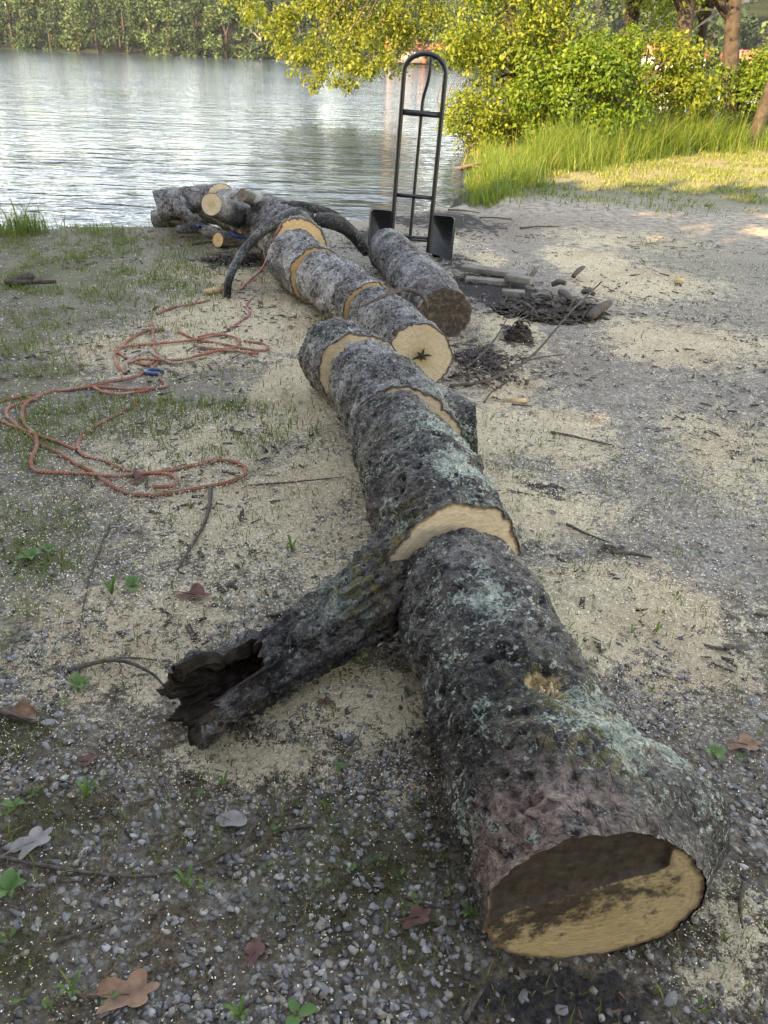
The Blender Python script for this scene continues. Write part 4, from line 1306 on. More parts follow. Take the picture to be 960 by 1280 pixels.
ground_leaf(168, 1246, .062, .3, 'dead_leaf', 'large brown lobed leaf at the bottom left', 5, .35)
ground_leaf(48, 1054, .050, .9, 'grey_leaf', 'pale grey lobed leaf above the long thin twig', 5, .25)
ground_leaf(248, 748, .055, .1, 'red_leaf', 'dark red crumpled leaf left of the rotten limb', 4, .4)
ground_leaf(178, 600, .050, 1.2, 'red_leaf', 'brown crumpled leaf caught under the red rope', 4, .5)
ground_leaf(28, 900, .040, -.2, 'dead_leaf', 'curled narrow brown leaf at the far left edge', 0, .8)
ground_leaf(290, 1030, .035, .0, 'grey_leaf', 'flat tan leaf below the hollow limb', 0, .2)
ground_leaf(525, 1150, .035, .6, 'red_leaf', 'small reddish leaf left of the near log end', 4, .3)
ground_leaf(410, 880, .022, .2, 'red_leaf', 'tiny dark leaf on the sawdust under the limb', 4, .3)
ground_leaf(935, 935, .045, .2, 'dead_leaf', 'tan leaf at the right edge beside the near log', 4, .3)
ground_leaf(112, 955, .022, .9, 'red_leaf', 'small brown leaf piece in the left gravel', 0, .3)
ground_leaf(320, 1190, .03, 1.5, 'red_leaf', 'pinkish torn leaf in the bottom gravel', 4, .2)
ground_leaf(850, 970, .035, 2.0, 'dead_leaf', 'brown leaf behind the bulge of the near log', 4, .3)


# ------------------------------------------------------------------ weeds
def weed(px, py, n, size, mat, label, broad=True, spread=1.0):
    p = on_ground(px, py)
    root = thing('weed', label, 'weed', tuple(p), 'small weeds in the gravel')
    seed_rng = np.random.default_rng(int(px * 7 + py))
    for k in range(n):
        a = 2 * PI * k / n + seed_rng.uniform(-.4, .4)
        L = size * seed_rng.uniform(.7, 1.2)
        w = L * (.26 if broad else .07)
        t = np.linspace(0, 1, 7)
        prof = np.sin(np.clip(t * 1.02 + .06, 0, 1) * PI) ** (.8 if broad else .5) * w
        up = L * (seed_rng.uniform(.25, .7) if broad else seed_rng.uniform(.6, 1.1))
        cx = t * L * spread * (.9 if broad else .55)
        cz = up * np.sin(t * 2.2) / 1.0 * .8 + .004
        Lf = np.stack([cx, -prof, cz + prof * .35], -1)
        Md = np.stack([cx, 0 * t, cz], -1)
        Rt = np.stack([cx, prof, cz + prof * .35], -1)
        V = np.concatenate([Lf, Md, Rt])
        c_, s_ = math.cos(a), math.sin(a)
        V = V @ np.array([[c_, s_, 0], [-s_, c_, 0], [0, 0, 1]])
        j = np.arange(6)
        fs = np.vstack([np.stack([j, j + 1, 7 + j + 1, 7 + j], -1), np.stack([7 + j, 7 + j + 1, 14 + j + 1, 14 + j], -1)])
        part('leaf', V, fs, MAT[mat], root)


weed(12, 1115, 7, .045, 'weed', 'bluish green broad-leaved rosette at the lower left edge')
weed(372, 1270, 3, .04, 'weed', 'bright green two-leaved sprout at the bottom edge')
weed(135, 1250, 3, .022, 'weed', 'tiny green sprout on the large brown leaf')
weed(40, 700, 5, .055, 'weed', 'yellow-green broad weed at the left edge below the rope')
weed(62, 690, 4, .045, 'weed', 'broad weed just right of the yellow-green one')
weed(425, 962, 3, .03, 'weed', 'small dark green leaf pair below the sawdust under the limb')
weed(20, 1010, 4, .03, 'weed', 'dull green weed left of the pale grey leaf')
weed(235, 1110, 5, .05, 'weed', 'thin grassy weed beside the long curved twig', False)
weed(110, 1000, 8, .055, 'weed', 'spiky grass tuft above the long curved twig', False)
weed(280, 985, 5, .05, 'weed', 'grass sprig on the sawdust below the hollow limb', False)
weed(590, 1150, 6, .06, 'weed', 'green sprig tucked against the left of the near log end', False)
weed(790, 790, 4, .035, 'weed', 'lone green sprig on the large sawdust pile', False)
weed(365, 690, 6, .06, 'weed', 'grass sprig left of the root of the rotten limb', False)
weed(140, 745, 8, .07, 'weed', 'light green tuft in the left gravel', False)
weed(165, 735, 5, .05, 'weed', 'broad green weed beside the light green tuft')
weed(890, 945, 4, .04, 'weed', 'bright green leaf pair right of the near log')
weed(820, 790, 5, .04, 'weed', 'sprig at the right end of the large sawdust pile', False)
weed(300, 1275, 6, .05, 'weed', 'grass tuft at the very bottom left of centre', False)
weed(90, 1245, 6, .05, 'weed', 'thin grass tuft left of the large brown leaf', False)
weed(450, 825, 3, .035, 'weed', 'green leaf under the arch of the rotten limb')
weed(855, 1000, 4, .04, 'weed', 'small green leaves behind the bulge of the near log')
weed(100, 860, 6, .04, 'weed', 'small leafy weed under the bent dark stick')
weed(530, 700, 3, .02, 'weed', 'tiny sprout hidden at the left of the second log')


# ------------------------------------------------------------------ loose stones
def stone_mesh(seed):
    V, Fc = ico(2)
    rg = np.random.default_rng(seed)
    for _ in range(14):
        d = rg.normal(size=3); d /= np.linalg.norm(d)
        c = rg.uniform(.42, .8)
        k = V @ d
        V = V - np.where(k > c, k - c, 0)[:, None] * d
    V = V * (1 + .28 * (fbm(V * 3.5 + seed, 3, seed) - .5))[:, None] * np.array([1, rg.uniform(.65, .9), rg.uniform(.4, .65)])
    me = make_mesh('stone', V, Fc, None, False)
    me.materials.append(MAT['stone'])
    return me


SM = [stone_mesh(k + 3) for k in range(8)]
STONES = [(437, 925, .033, 'grey angular stone on the sawdust under the rotten limb'), (812, 664, .026, 'squarish stone with a pale top between the sawdust piles'), (758, 625, .020, None), (950, 628, .026, 'pale stone at the right edge of the photo'),
          (944, 880, .03, 'larger dark stone at the right edge beside the near log'), (955, 898, .028, None), (290, 1030, .022, None), (132, 1041, .018, 'rounded brown pebble beside the pale grey leaf'), (198, 1018, .02, None), (238, 1040, .024, None),
          (230, 1122, .020, None), (255, 1110, .016, None), (22, 1158, .02, None), (45, 1157, .022, None), (210, 1255, .018, None), (405, 1237, .018, None), (75, 893, .022, 'flat pale stone in the left gravel below the bent stick'), (66, 905, .02, None), (60, 905, .03, None),
          (875, 790, .02, None), (850, 845, .018, None), (835, 840, .018, None), (770, 725, .018, None), (640, 446, .022, 'grey stone beside the black clod'), (795, 335, .03, 'brown stone far right near the pale chip'), (860, 338, .022, 'dark small stone at the far right of the dust'), (935, 660, .02, None), (900, 690, .022, None),
          (885, 960, .02, None), (920, 985, .018, None), (10, 765, .022, 'flat light stone at the left edge'), (135, 720, .016, None), (300, 795, .018, None), (90, 838, .016, None), (50, 612, .02, 'flat grey stone just below the rope at far left'), (40, 590, .018, None), (15, 600, .03, None),
          (715, 560, .018, None), (690, 640, .02, None), (745, 655, .018, None), (790, 700, .016, None), (820, 728, .018, None), (700, 740, .014, None), (930, 720, .018, None), (350, 1150, .016, None), (465, 1200, .015, None), (420, 1275, .016, None), (70, 1080, .018, None), (160, 1160, .016, None),
          (280, 1180, .015, None), (700, 1262, .022, None), (840, 1250, .026, 'grey stone in the mud below the near log end'), (880, 1205, .016, None), (655, 1245, .018, None), (285, 660, .015, None), (195, 845, .014, None)]
MARKS = [(168, 1246, 'the large brown lobed leaf'), (48, 1054, 'the pale grey lobed leaf'), (248, 748, 'the dark red crumpled leaf'), (28, 900, 'the curled brown leaf'), (290, 1030, 'the flat tan leaf'), (525, 1150, 'the small reddish leaf'),
         (935, 935, 'the tan leaf at the right edge'), (112, 955, 'the small brown leaf piece'), (320, 1190, 'the pinkish torn leaf'), (12, 1115, 'the bluish green rosette'), (372, 1270, 'the two-leaved sprout'), (50, 695, 'the broad yellow-green weed'),
         (110, 1000, 'the spiky grass tuft'), (235, 1110, 'the long curved twig'), (790, 790, 'the sprig on the sawdust pile'), (140, 745, 'the light green tuft'), (890, 945, 'the green leaf pair'), (145, 835, 'the bent dark stick'), (725, 550, 'the long straight twig'),
         (735, 668, 'the thin twig between the piles'), (790, 692, 'the stout short stick'), (240, 670, 'the short grey stick'), (928, 1130, 'the upright-lying stick'), (770, 770, 'the large sawdust pile'), (730, 1140, 'the muddy log end'), (595, 1250, 'the pale stick'),
         (100, 560, 'the red rope'), (215, 880, 'the hollow limb end'), (480, 1110, 'the mossy patch'), (645, 424, 'the black clod'), (800, 660, 'the squarish stone'), (640, 617, 'the short black twig'), (105, 720, 'the thin pale stem')]
USED = set()


def stone_label(px, py, sz):
    size = 'tiny' if sz < .017 else 'small' if sz < .021 else 'fist-small' if sz < .026 else 'larger'
    for _, mx, my, nm in sorted(((mx - px) ** 2 + (my - py) ** 2, mx, my, nm) for mx, my, nm in MARKS):
        dx, dy = px - mx, py - my
        side = ('right of' if dx > 0 else 'left of') if abs(dx) > abs(dy) else ('below' if dy > 0 else 'above')
        lb = '%s grey stone in the gravel %s %s' % (size.replace('fist-small', 'middling'), side, nm)
        if lb not in USED:
            USED.add(lb)
            return lb


for k, (px, py, sz, lb) in enumerate(STONES):
    p = on_ground(px, py, sz * .02)
    o = put('stone', SM[k % 8], None, None, tuple(p))
    o.scale = (sz * .85,) * 3
    o.rotation_euler = (random.uniform(-.3, .3), random.uniform(-.3, .3), random.uniform(0, 6.28))
    tag(o, lb or stone_label(px, py, sz), 'stone', 'loose stones')


# ------------------------------------------------------------------ gravel, sawdust, short grass
def blades_early(x, y):
    N = len(x)
    h = RNG.uniform(.004, .015, N)
    a = RNG.uniform(0, 2 * PI, N)
    b = np.stack([x, y, ground_z(x, y) + .003], -1)
    d = np.stack([np.cos(a), np.sin(a), 0 * a], -1)
    V = np.stack([b - d * .0016, b + d * .0016, b + np.stack([RNG.normal(0, .004, N), RNG.normal(0, .004, N), h], -1)], 1).reshape(-1, 3)
    return V, np.arange(3 * N).reshape(-1, 3)


def spread(n, x0, x1, y0, y1, rng=RNG):
    return rng.uniform(x0, x1, n), rng.uniform(y0, y1, n)


def in_view(x, y, m=60):
    q = proj(np.stack([x, y, 0 * x], -1))
    return (q[:, 0] > -m) & (q[:, 0] < 960 + m) & (q[:, 1] < 1280 + m) & (q[:, 2] > .2)


def angular(seed):
    rg_ = np.random.default_rng(seed)
    V = ICO_V.copy()
    for _ in range(6):
        d = rg_.normal(size=3); d /= np.linalg.norm(d)
        c = rg_.uniform(.35, .7)
        k = V @ d
        V = V - np.where(k > c, k - c, 0)[:, None] * d
    return V * 1.15


def pebbles(n, box_, s0, s1, TV, TF, pw=2.2):
    x, y = spread(n, *box_)
    f = fields(x, y)
    keep = RNG.uniform(0, 1, n) < np.clip(1.05 - 1.0 * f['sawdust'] - .55 * f['grassy'] - .85 * f['mossy'] - .45 * f['muck'] - .65 * smooth(.46, .64, fbm(np.stack([x * 3, y * 3, 0 * x], -1), 3, 91)), .06, 1)
    keep &= shore_d(x, y) > .3
    x, y = x[keep], y[keep]
    N = len(x)
    s = s0 + (s1 - s0) * RNG.uniform(0, 1, N) ** pw
    pos = np.stack([x, y, ground_z(x, y) + s * .12], -1)
    sc = np.stack([s, s * RNG.uniform(.6, .95, N), s * RNG.uniform(.4, .75, N)], -1)
    return scatter(TV, TF, pos, rand_rot(N, .5), sc, .22)


PB = [pebbles(6400, (-1.05, 1.25, .62, 1.9), .0022, .0135, angular(q), ICO_F, 2.6) for q in range(6)] + [
    pebbles(2900, (-1.9, 2.1, 1.9, 3.5), .0035, .0125, angular(q + 10), ICO_F, 2.6) for q in range(6)] + [
    pebbles(15000, (-3.2, 4.0, 3.5, 7.2), .005, .014, OCT_V, OCT_F)]
V, fs = join(PB[:6])
o = put('gravel', make_mesh('gravel', V, fs, None, False), MAT['pebble'])
tag(o, 'loose grey gravel covering the ground round the near log', 'gravel', kind='stuff')
V, fs = join(PB[6:])
o = put('gravel', make_mesh('gravel', V, fs, None, False), MAT['pebble_dusty'])
tag(o, 'dusty pale gravel on both sides of the farther logs', 'gravel', kind='stuff')
# moss cushions between the stones
x, y = spread(90000, -1.1, 1.0, .65, 2.2)
mo = (fields(x, y)['mossy'] * 1.3 + .12 * smooth(.2, -.6, x)) * smooth(.40, .56, fbm(np.stack([x * 12, y * 12, 0 * x], -1), 3, 141))
keep = RNG.uniform(0, 1, len(x)) < mo
V, fs = blades_early(x[keep], y[keep])
o = put('moss', make_mesh('moss', V, fs), MAT['moss'])
tag(o, 'olive moss cushions in the foreground gravel', 'moss', kind='stuff')

FL_V = np.array([(-.5, -.3, 0), (.5, -.35, .1), (.55, .3, -.05), (-.45, .35, .1)])
FL_F = np.array([(0, 1, 2, 3)])


def flakes(n, box_, s0, s1, bias=0.0):
    x, y = spread(n, *box_)
    f = fields(x, y)
    cl = fbm(np.stack([x * 8, y * 8, 0 * x], -1), 3, 95)
    keep = (RNG.uniform(0, 1, n) < np.clip((f['sawdust'] * 1.1 + bias) * (.35 + 1.3 * cl) - .45 * f['muck'], 0, 1)) & (shore_d(x, y) > .3)
    x, y = x[keep], y[keep]
    N = len(x)
    s = RNG.uniform(s0, s1, N)
    pos = np.stack([x, y, ground_z(x, y) + .006 + RNG.uniform(0, .006, N)], -1)
    return scatter(FL_V, FL_F, pos, rand_rot(N, .9), np.stack([s, s * RNG.uniform(.35, .9, N), s], -1), .2)


FLK = [flakes(70000, (-1.0, 1.2, .65, 1.9), .0018, .0050, .12), flakes(95000, (-1.9, 2.1, 1.9, 3.5), .003, .0075, .16), flakes(60000, (-3.2, 4.0, 3.5, 7.4), .005, .011, .08)]
V, fs = join(FLK)
o = put('sawdust', make_mesh('sawdust', V, fs, None, False), MAT['flake'])
tag(o, 'pale sawdust and chips scattered over the gravel', 'sawdust', kind='stuff')


def blades(x, y, h0, h1, w, bend=.5, seg=3, zoff=0.0, rng=RNG, hfun=None):
    N = len(x)
    h = rng.uniform(h0, h1, N)
    if hfun is not None:
        h = h * hfun
    a = rng.uniform(0, 2 * PI, N)
    b = rng.uniform(.1, 1.0, N) * bend
    z0 = ground_z(x, y) + zoff
    base = np.stack([x, y, z0], -1)
    t = np.linspace(0, 1, seg + 1)
    dirv = np.stack([np.cos(a), np.sin(a), 0 * a], -1)
    tw = a + rng.uniform(-1.2, 1.2, N) + PI / 2
    wd = np.stack([np.cos(tw), np.sin(tw), 0 * a], -1)
    ww = w * rng.uniform(.6, 1.3, N)
    C = base[:, None] + dirv[:, None] * (h * b)[:, None, None] * (t ** 2)[None, :, None]
    C[:, :, 2] += (h[:, None] * (t[None] - .35 * b[:, None] * t[None] ** 2))
    wid = ww[:, None] * (1 - t[None] ** 2 * .92) * .5
    Lf = C - wd[:, None] * wid[..., None]
    Rt = C + wd[:, None] * wid[..., None]
    V = np.stack([Lf, Rt], 2).reshape(-1, 3)
    k = np.arange(seg) * 2
    q = np.stack([k, k + 1, k + 3, k + 2], -1)
    Fq = (q[None] + (np.arange(N) * (seg + 1) * 2)[:, None, None]).reshape(-1, 4)
    return V, Fq


wx_, wy_ = spread(2600, -2.1, 1.9, .7, 4.2)
wf = fields(wx_, wy_)
keep = RNG.uniform(0, 1, len(wx_)) < np.clip(wf['grassy'] * .9 + wf['mossy'] * .4 + .08, 0, 1)
wx_, wy_ = wx_[keep], wy_[keep]
wk = np.repeat(np.arange(len(wx_)), 7)
wa = RNG.uniform(0, 2 * PI, len(wk))
wr_ = RNG.uniform(.001, .006, len(wk))
wpos = np.stack([wx_[wk] + np.cos(wa) * wr_, wy_[wk] + np.sin(wa) * wr_, ground_z(wx_[wk], wy_[wk]) + .008 + RNG.uniform(0, .008, len(wk))], -1)
wti = np.stack([np.cos(wa), np.sin(wa), RNG.uniform(.1, .9, len(wk))], -1)
wti /= np.linalg.norm(wti, axis=1)[:, None]
wno = np.cross(np.cross(wti, [0, 0, 1.0]), wti)
wno /= np.linalg.norm(wno, axis=1)[:, None]
wrot = np.stack([np.cross(wti, wno), wti, wno], -1)
wsz = RNG.uniform(.008, .020, len(wk))
V, fs = scatter(np.array([(0, 0, 0), (-.28, .5, .08), (0, 1.0, -.05), (.28, .5, .08)]), np.array([(0, 2, 1), (0, 3, 2)]), wpos, wrot, np.stack([wsz, wsz, wsz], -1), .1)
o = put('ground_weeds', make_mesh('ground_weeds', V, fs), MAT['weed_low'])
tag(o, 'tiny low weeds sprouting all over the gravel', 'weeds', kind='stuff')


def turf(n, box_, h0, h1, w, thr=0.0, gain=1.0, bend=.8, field=None, seed=0):
    x, y = spread(n, *box_)
    f = fields(x, y)
    cl = fbm(np.stack([x * 4, y * 4, 0 * x], -1), 3, 101 + seed)
    cl2 = fbm(np.stack([x * 14, y * 14, 0 * x], -1), 2, 111 + seed)
    keep = (RNG.uniform(0, 1, n) < np.clip((f['grassy'] + thr) * gain * smooth(.42, .6, .55 * cl + .45 * cl2), 0, 1)) & (shore_d(x, y) > .12)
    return blades(x[keep], y[keep], h0, h1, w, bend)


GR = [turf(95000, (-2.2, 2.0, .7, 3.6), .015, .055, .0034, .12, .9), turf(110000, (-4.2, .2, 3.0, 8.2), .02, .06, .005, .06, .95), turf(26000, (.3, 6.5, 3.5, 10.5), .02, .06, .006, .05, .45, seed=3)]
V, fs = join(GR)
o = put('short_grass', make_mesh('short_grass', V, fs), MAT['grass'])
tag(o, 'sparse short grass growing through the gravel', 'grass', kind='stuff')
x, y = spread(75000, .5, 11, 9.6, 20)
f = fields(x, y)
keep = (RNG.uniform(0, 1, len(x)) < f['grassy'] * smooth(.30, .56, fbm(np.stack([x * 2.2, y * 2.2, 0 * x], -1), 4, 133))) & (shore_d(x, y) > .15)
V, fs = blades(x[keep], y[keep], .025, .085, .014, .9, 2)
o = put('lawn', make_mesh('lawn', V, fs), MAT['lawn'])
tag(o, 'mown grass strip before the bushes on the right', 'grass', kind='stuff')
# brown litter
x, y = spread(24000, -2.2, 2.8, .65, 6)
L_ = RNG.uniform(.004, .022, len(x))
V, fs = scatter(np.array([(-.5, -.12, 0), (.5, -.06, .04), (.5, .06, 0), (-.5, .12, .05)]), np.array([(0, 1, 2, 3)]), np.stack([x, y, ground_z(x, y) + .009], -1), rand_rot(len(x), .3), np.stack([L_, L_, L_], -1), .2)
o = put('leaf_litter', make_mesh('leaf_litter', V, fs, None, False), MAT['litter'])
tag(o, 'fine brown plant litter scattered on the ground', 'litter', kind='stuff')


# dark crumbs of bark and dead stems trodden into the dust
x, y = spread(16000, -2.6, 3.6, 1.7, 8.2)
cl = .6 * fbm(np.stack([x * 2.2, y * 2.2, 0 * x], -1), 3, 151) + .4 * fbm(np.stack([x * 9, y * 9, 0 * x], -1), 2, 152)
keep = (RNG.uniform(0, 1, len(x)) < smooth(.46, .64, cl)) & (shore_d(x, y) > .3)
x, y = x[keep], y[keep]
L_ = .006 + .026 * RNG.uniform(0, 1, len(x)) ** 3
BV, BF = box(-.5, .5, -.22, .22, -.06, .06)
V, fs = scatter(BV, BF, np.stack([x, y, ground_z(x, y) + .007], -1), rand_rot(len(x), .35), np.stack([L_ * RNG.uniform(.7, 2.2, len(x)), L_, L_], -1), .35)
o = put('bark_crumbs', make_mesh('bark_crumbs', V, fs, None, False), MAT['branch_dark'])
tag(o, 'dark crumbs of bark scattered over the dust', 'bark', kind='stuff')

# tall grass along the shore on the right
def tall_patch(pix, n, h0, h1, w, bend, spread_, seed, per=70):
    rg = np.random.default_rng(seed)
    c = np.array([at(px, py)[:2] for px, py in pix])
    nc = max(3, n // per)
    k = rg.integers(0, len(c) - 1, nc)
    t = rg.uniform(0, 1, nc)[:, None]
    cc = c[k] * (1 - t) + c[k + 1] * t + rg.normal(0, 1, (nc, 2)) * np.array(spread_)
    ch = rg.uniform(.45, 1.35, nc)
    w_ = rg.integers(0, nc, n)
    p = cc[w_] + rg.normal(0, 1, (n, 2)) * .11
    m = shore_d(p[:, 0], p[:, 1]) > -.05
    p, w_ = p[m], w_[m]
    hf = ch[w_] * rg.uniform(.6, 1.15, len(p))
    return blades(p[:, 0], p[:, 1], h0, h1, w, bend, 3, -.02, rg, hf)


TG = [tall_patch([(616, 234), (640, 215), (685, 206), (740, 202)], 7000, .16, .50, .009, .9, (.14, .45), 1),
      tall_patch([(690, 203), (760, 196), (830, 190), (920, 182)], 9500, .35, .85, .010, .9, (.25, .5), 2),
      tall_patch([(740, 190), (790, 186), (850, 182)], 1100, .8, 1.3, .012, 1.0, (.25, .4), 3),
      tall_patch([(900, 182), (960, 180), (1010, 180)], 1600, .3, .7, .015, .8, (.25, .4), 4),
      tall_patch([(606, 244), (602, 225), (603, 200), (606, 186)], 1700, .12, .36, .012, .6, (.1, .2), 5)]
V, fs = join(TG)
o = put('tall_grass', make_mesh('tall_grass', V, fs), MAT['tall_grass'])
tag(o, 'dense tall bright green grass along the right-hand bank', 'grass', kind='stuff')
TL = [tall_patch([(-10, 296), (15, 294), (45, 292)], 330, .12, .34, .010, .6, (.10, .06), 8), tall_patch([(60, 294), (120, 290), (150, 290)], 150, .05, .13, .009, .6, (.15, .05), 9)]
V, fs = join(TL)
o = put('shore_grass', make_mesh('shore_grass', V, fs), MAT['grass'])
tag(o, 'wispy grass stalks at the left water edge', 'grass', kind='stuff')

# ------------------------------------------------------------------ trees and bushes
LEAF_V = np.array([(0, 0, 0), (-.30, .48, .09), (0, 1.0, -.04), (.30, .48, .09)])
LEAF_F = np.array([(0, 2, 1), (0, 3, 2)])


def leaf_cloud(clumps, n, size, droop=.3, rng=RNG, shell=.55):
    """clumps (K,4): centre + radius. leaves lie mostly on the outside of each clump"""
    clumps = np.asarray(clumps, float)
    w = clumps[:, 3] ** 2
    k = rng.choice(len(clumps), n, p=w / w.sum())
    d = rng.normal(size=(n, 3))
    d /= np.linalg.norm(d, axis=1)[:, None]
    rr = clumps[k, 3] * (shell + (1.12 - shell) * rng.uniform(0, 1, n) ** .7) * (1 + .25 * rng.normal(0, 1, n) * .5)
    pos = clumps[k, :3] + d * rr[:, None] * np.array([1, 1, .8])
    nrm = d * .7 + rng.normal(0, .55, (n, 3)) + np.array([0, 0, .45])
    nrm /= np.linalg.norm(nrm, axis=1)[:, None]
    tip = d * .5 + rng.normal(0, .6, (n, 3)) + np.array([0, 0, -droop])
    tip -= (tip * nrm).sum(1)[:, None] * nrm
    tip /= np.linalg.norm(tip, axis=1)[:, None] + 1e-9
    sd_ = np.cross(tip, nrm)
    rot = np.stack([sd_, tip, nrm], -1)
    s = size * (.45 + 1.1 * rng.uniform(0, 1, n) ** 1.3)
    return scatter(LEAF_V, LEAF_F, pos, rot, np.stack([s, s, s], -1))


def ell_clumps(c, rx, ry, rz, k, r0, r1, rng, lo=-1.0):
    out = []
    while len(out) < k:
        p = rng.uniform(-1, 1, 3)
        q = (p ** 2).sum()
        if q > 1 or q < .12 or p[2] < lo:
            continue
        out.append((c[0] + p[0] * rx, c[1] + p[1] * ry, c[2] + p[2] * rz, rng.uniform(r0, r1)))
    return np.array(out)


def tree(name, base, label, cat, trunk_pts, trunk_rad, clumps, n, size, leaf, bark, group=None, seed=0, droop=.3, twigs=10, nsd=14, shell=.55, twig_r=.03):
    rng = np.random.default_rng(seed)
    base = np.asarray(base, float)
    root = thing(name, label, cat, tuple(base), group)
    tp = np.asarray(trunk_pts, float)
    V, fs = simple_tube(tp, trunk_rad, max(14, len(tp) * 8), nsd, True, .22, seed)
    tr = part('trunk', V - base, fs, MAT[bark], root)
    if twigs and len(clumps):
        idx = rng.permutation(len(clumps))[:twigs]
        ps = []
        for i in idx:
            c = clumps[i, :3]
            j = int(np.clip(np.argmin(np.abs(tp[:, 2] - (c[2] * .6))), 0, len(tp) - 1))
            p0 = tp[j]
            m = (p0 + c) / 2 + np.array([0, 0, .12 * np.linalg.norm(c - p0)])
            V, fs = simple_tube([p0, m, c], [twig_r * 1.6, twig_r, twig_r * .4], 10, 6, False, .2, int(i))
            part('limb', V - base, fs, MAT[bark], root)
    if n:
        V, fs = leaf_cloud(clumps, n, size, droop, rng, shell)
        part('crown', V - base, fs, MAT[leaf], root, False)
    return root


rg = np.random.default_rng(5)
# big rounded bush at the water's corner
bA = on_ground(628, 186)
clA = np.vstack([ell_clumps((bA[0] - .55, bA[1] + .3, .45), .5, .8, .5, 14, .2, .34, rg), ell_clumps((bA[0] + .25, bA[1] + .6, 1.7), 1.25, 1.0, 1.7, 46, .28, .5, rg, -.85), ell_clumps((bA[0] + .1, bA[1] + .4, .75), 1.0, .9, .55, 16, .22, .36, rg), ell_clumps((bA[0] + .6, bA[1] + .8, 3.3), 1.5, 1.0, .8, 18, .3, .5, rg)])
tree('bush', (bA[0] + .2, bA[1] + .6, 0), 'tall rounded yellow-green bush overhanging the water behind the hand truck', 'bush', [(bA[0] + .2, bA[1] + .6, -.1), (bA[0] + .25, bA[1] + .6, 1.2), (bA[0] + .4, bA[1] + .7, 2.6)], [.09, .07, .03], clA, 30000, .07, 'bush_leaf', 'trunk', seed=31, twigs=16)
BU = [o_ for o_ in COL.objects if o_.get('category') == 'bush'][0]
for k, (px, py, dx) in enumerate(((585, 182, -.5), (595, 184, -.3), (604, 187, -.15), (578, 178, -.6), (612, 188, .1), (590, 186, -.45))):
    e_ = at(px, py, -.2)
    V, fs = simple_tube([e_, e_ + np.array([dx * .3, .15, .25]), e_ + np.array([dx, .3, .8]), e_ + np.array([dx * .6, .5, 1.4])], [.018, .016, .014, .008], 20, 6, True, .2, k)
    part('stem', V - np.array(BU.location), fs, MAT['branch'], BU)
# broad-leaved shrub in front of it
bB = on_ground(705, 196)
clB = np.vstack([ell_clumps((bB[0] + .15, bB[1] + .7, .85), 1.15, .8, .85, 30, .22, .4, rg, -.7), ell_clumps((bB[0] + .75, bB[1] + .9, 1.35), .8, .6, .55, 14, .2, .35, rg)])
tree('shrub', (bB[0] + .2, bB[1] + .7, 0), 'dense broad-leaved shrub rising behind the tall grass', 'shrub', [(bB[0] + .2, bB[1] + .7, -.05), (bB[0] + .25, bB[1] + .7, .8), (bB[0] + .3, bB[1] + .75, 1.5)], [.06, .04, .02], clB, 14000, .078, 'shrub_leaf', 'trunk', seed=33, twigs=12)
bC = on_ground(800, 186)
clC = np.vstack([ell_clumps((bC[0], bC[1] + .9, 1.1), 1.4, .9, 1.0, 30, .22, .4, rg, -.7), ell_clumps((bC[0] + .7, bC[1] + .8, .8), 1.0, .7, .7, 16, .2, .34, rg)])
tree('shrub', (bC[0], bC[1] + .9, 0), 'loose light-leaved shrub between the two nearer tree trunks', 'shrub', [(bC[0], bC[1] + .9, -.05), (bC[0] + .05, bC[1] + .9, .9), (bC[0] + .1, bC[1] + .95, 1.7)], [.05, .04, .02], clC, 11000, .082, 'bush_leaf', 'trunk', seed=35, twigs=14)
bD = on_ground(925, 184)
clD = ell_clumps((bD[0] + .3, bD[1] + 1.6, .9), 1.6, .9, .8, 26, .22, .4, rg, -.8)
tree('shrub', (bD[0] + .3, bD[1] + 1.6, 0), 'dark green undergrowth at the foot of the right-hand trees', 'shrub', [(bD[0] + .3, bD[1] + 1.6, -.05), (bD[0] + .3, bD[1] + 1.6, .6), (bD[0] + .3, bD[1] + 1.6, 1.3)], [.05, .04, .02], clD, 8500, .08, 'shrub_leaf', 'trunk', seed=37, twigs=10)


# trees on the right bank
def bank_tree(px, py, rad, lean, label, leaf, ncl, n, seed, h=9.0, low=2.6, cx=0.0, pale=False, cr=2.2):
    p = on_ground(px, py)
    rgx = np.random.default_rng(seed)
    pts = [p + np.array([0, 0, -.1]), p + np.array([lean * .25, .05, h * .25]), p + np.array([lean * .6, .1, h * .55]), p + np.array([lean, .15, h])]
    cl = np.vstack([ell_clumps((p[0] + lean * .8 + cx, p[1], low + (h + 1 - low) * .55), cr, cr, (h + 1.5 - low) * .5, ncl, .45, .85, rgx, -1)])
    return tree('tree', p, label, 'tree', pts, [rad * 1.15, rad, rad * .85, rad * .35], cl, int(n * 2.0), .10, leaf, 'trunk_pale' if pale else 'trunk', 'trees on the right bank', seed, twigs=14, nsd=18, twig_r=.05)


bank_tree(842, 178, .15, -.9, 'tree with a dark trunk half hidden by leaves right of the shrub', 'bush_leaf', 26, 5200, 41, low=1.9, cx=-.6)
bank_tree(862, 170, .10, -.7, 'slender tree behind, between the dark and the thick trunk', 'shrub_leaf', 18, 3000, 42, low=2.6)
bank_tree(908, 178, .155, -1.6, 'thickest tree with a straight sunlit trunk at the right', 'bush_leaf', 30, 4800, 43, low=2.0)
bank_tree(938, 184, .12, 1.2, 'reddish leaning tree at the right edge of the photo', 'shrub_leaf', 18, 3000, 44, low=3.8)
bank_tree(765, 165, .16, .2, 'tree behind the shrub with low leafy boughs', 'bush_leaf', 30, 6500, 45, low=1.6, cx=-.2)
bank_tree(690, 160, .15, -.2, 'tree behind the tall bush filling the top of the photo', 'bush_leaf', 30, 6500, 46, low=1.8, cx=-.1)
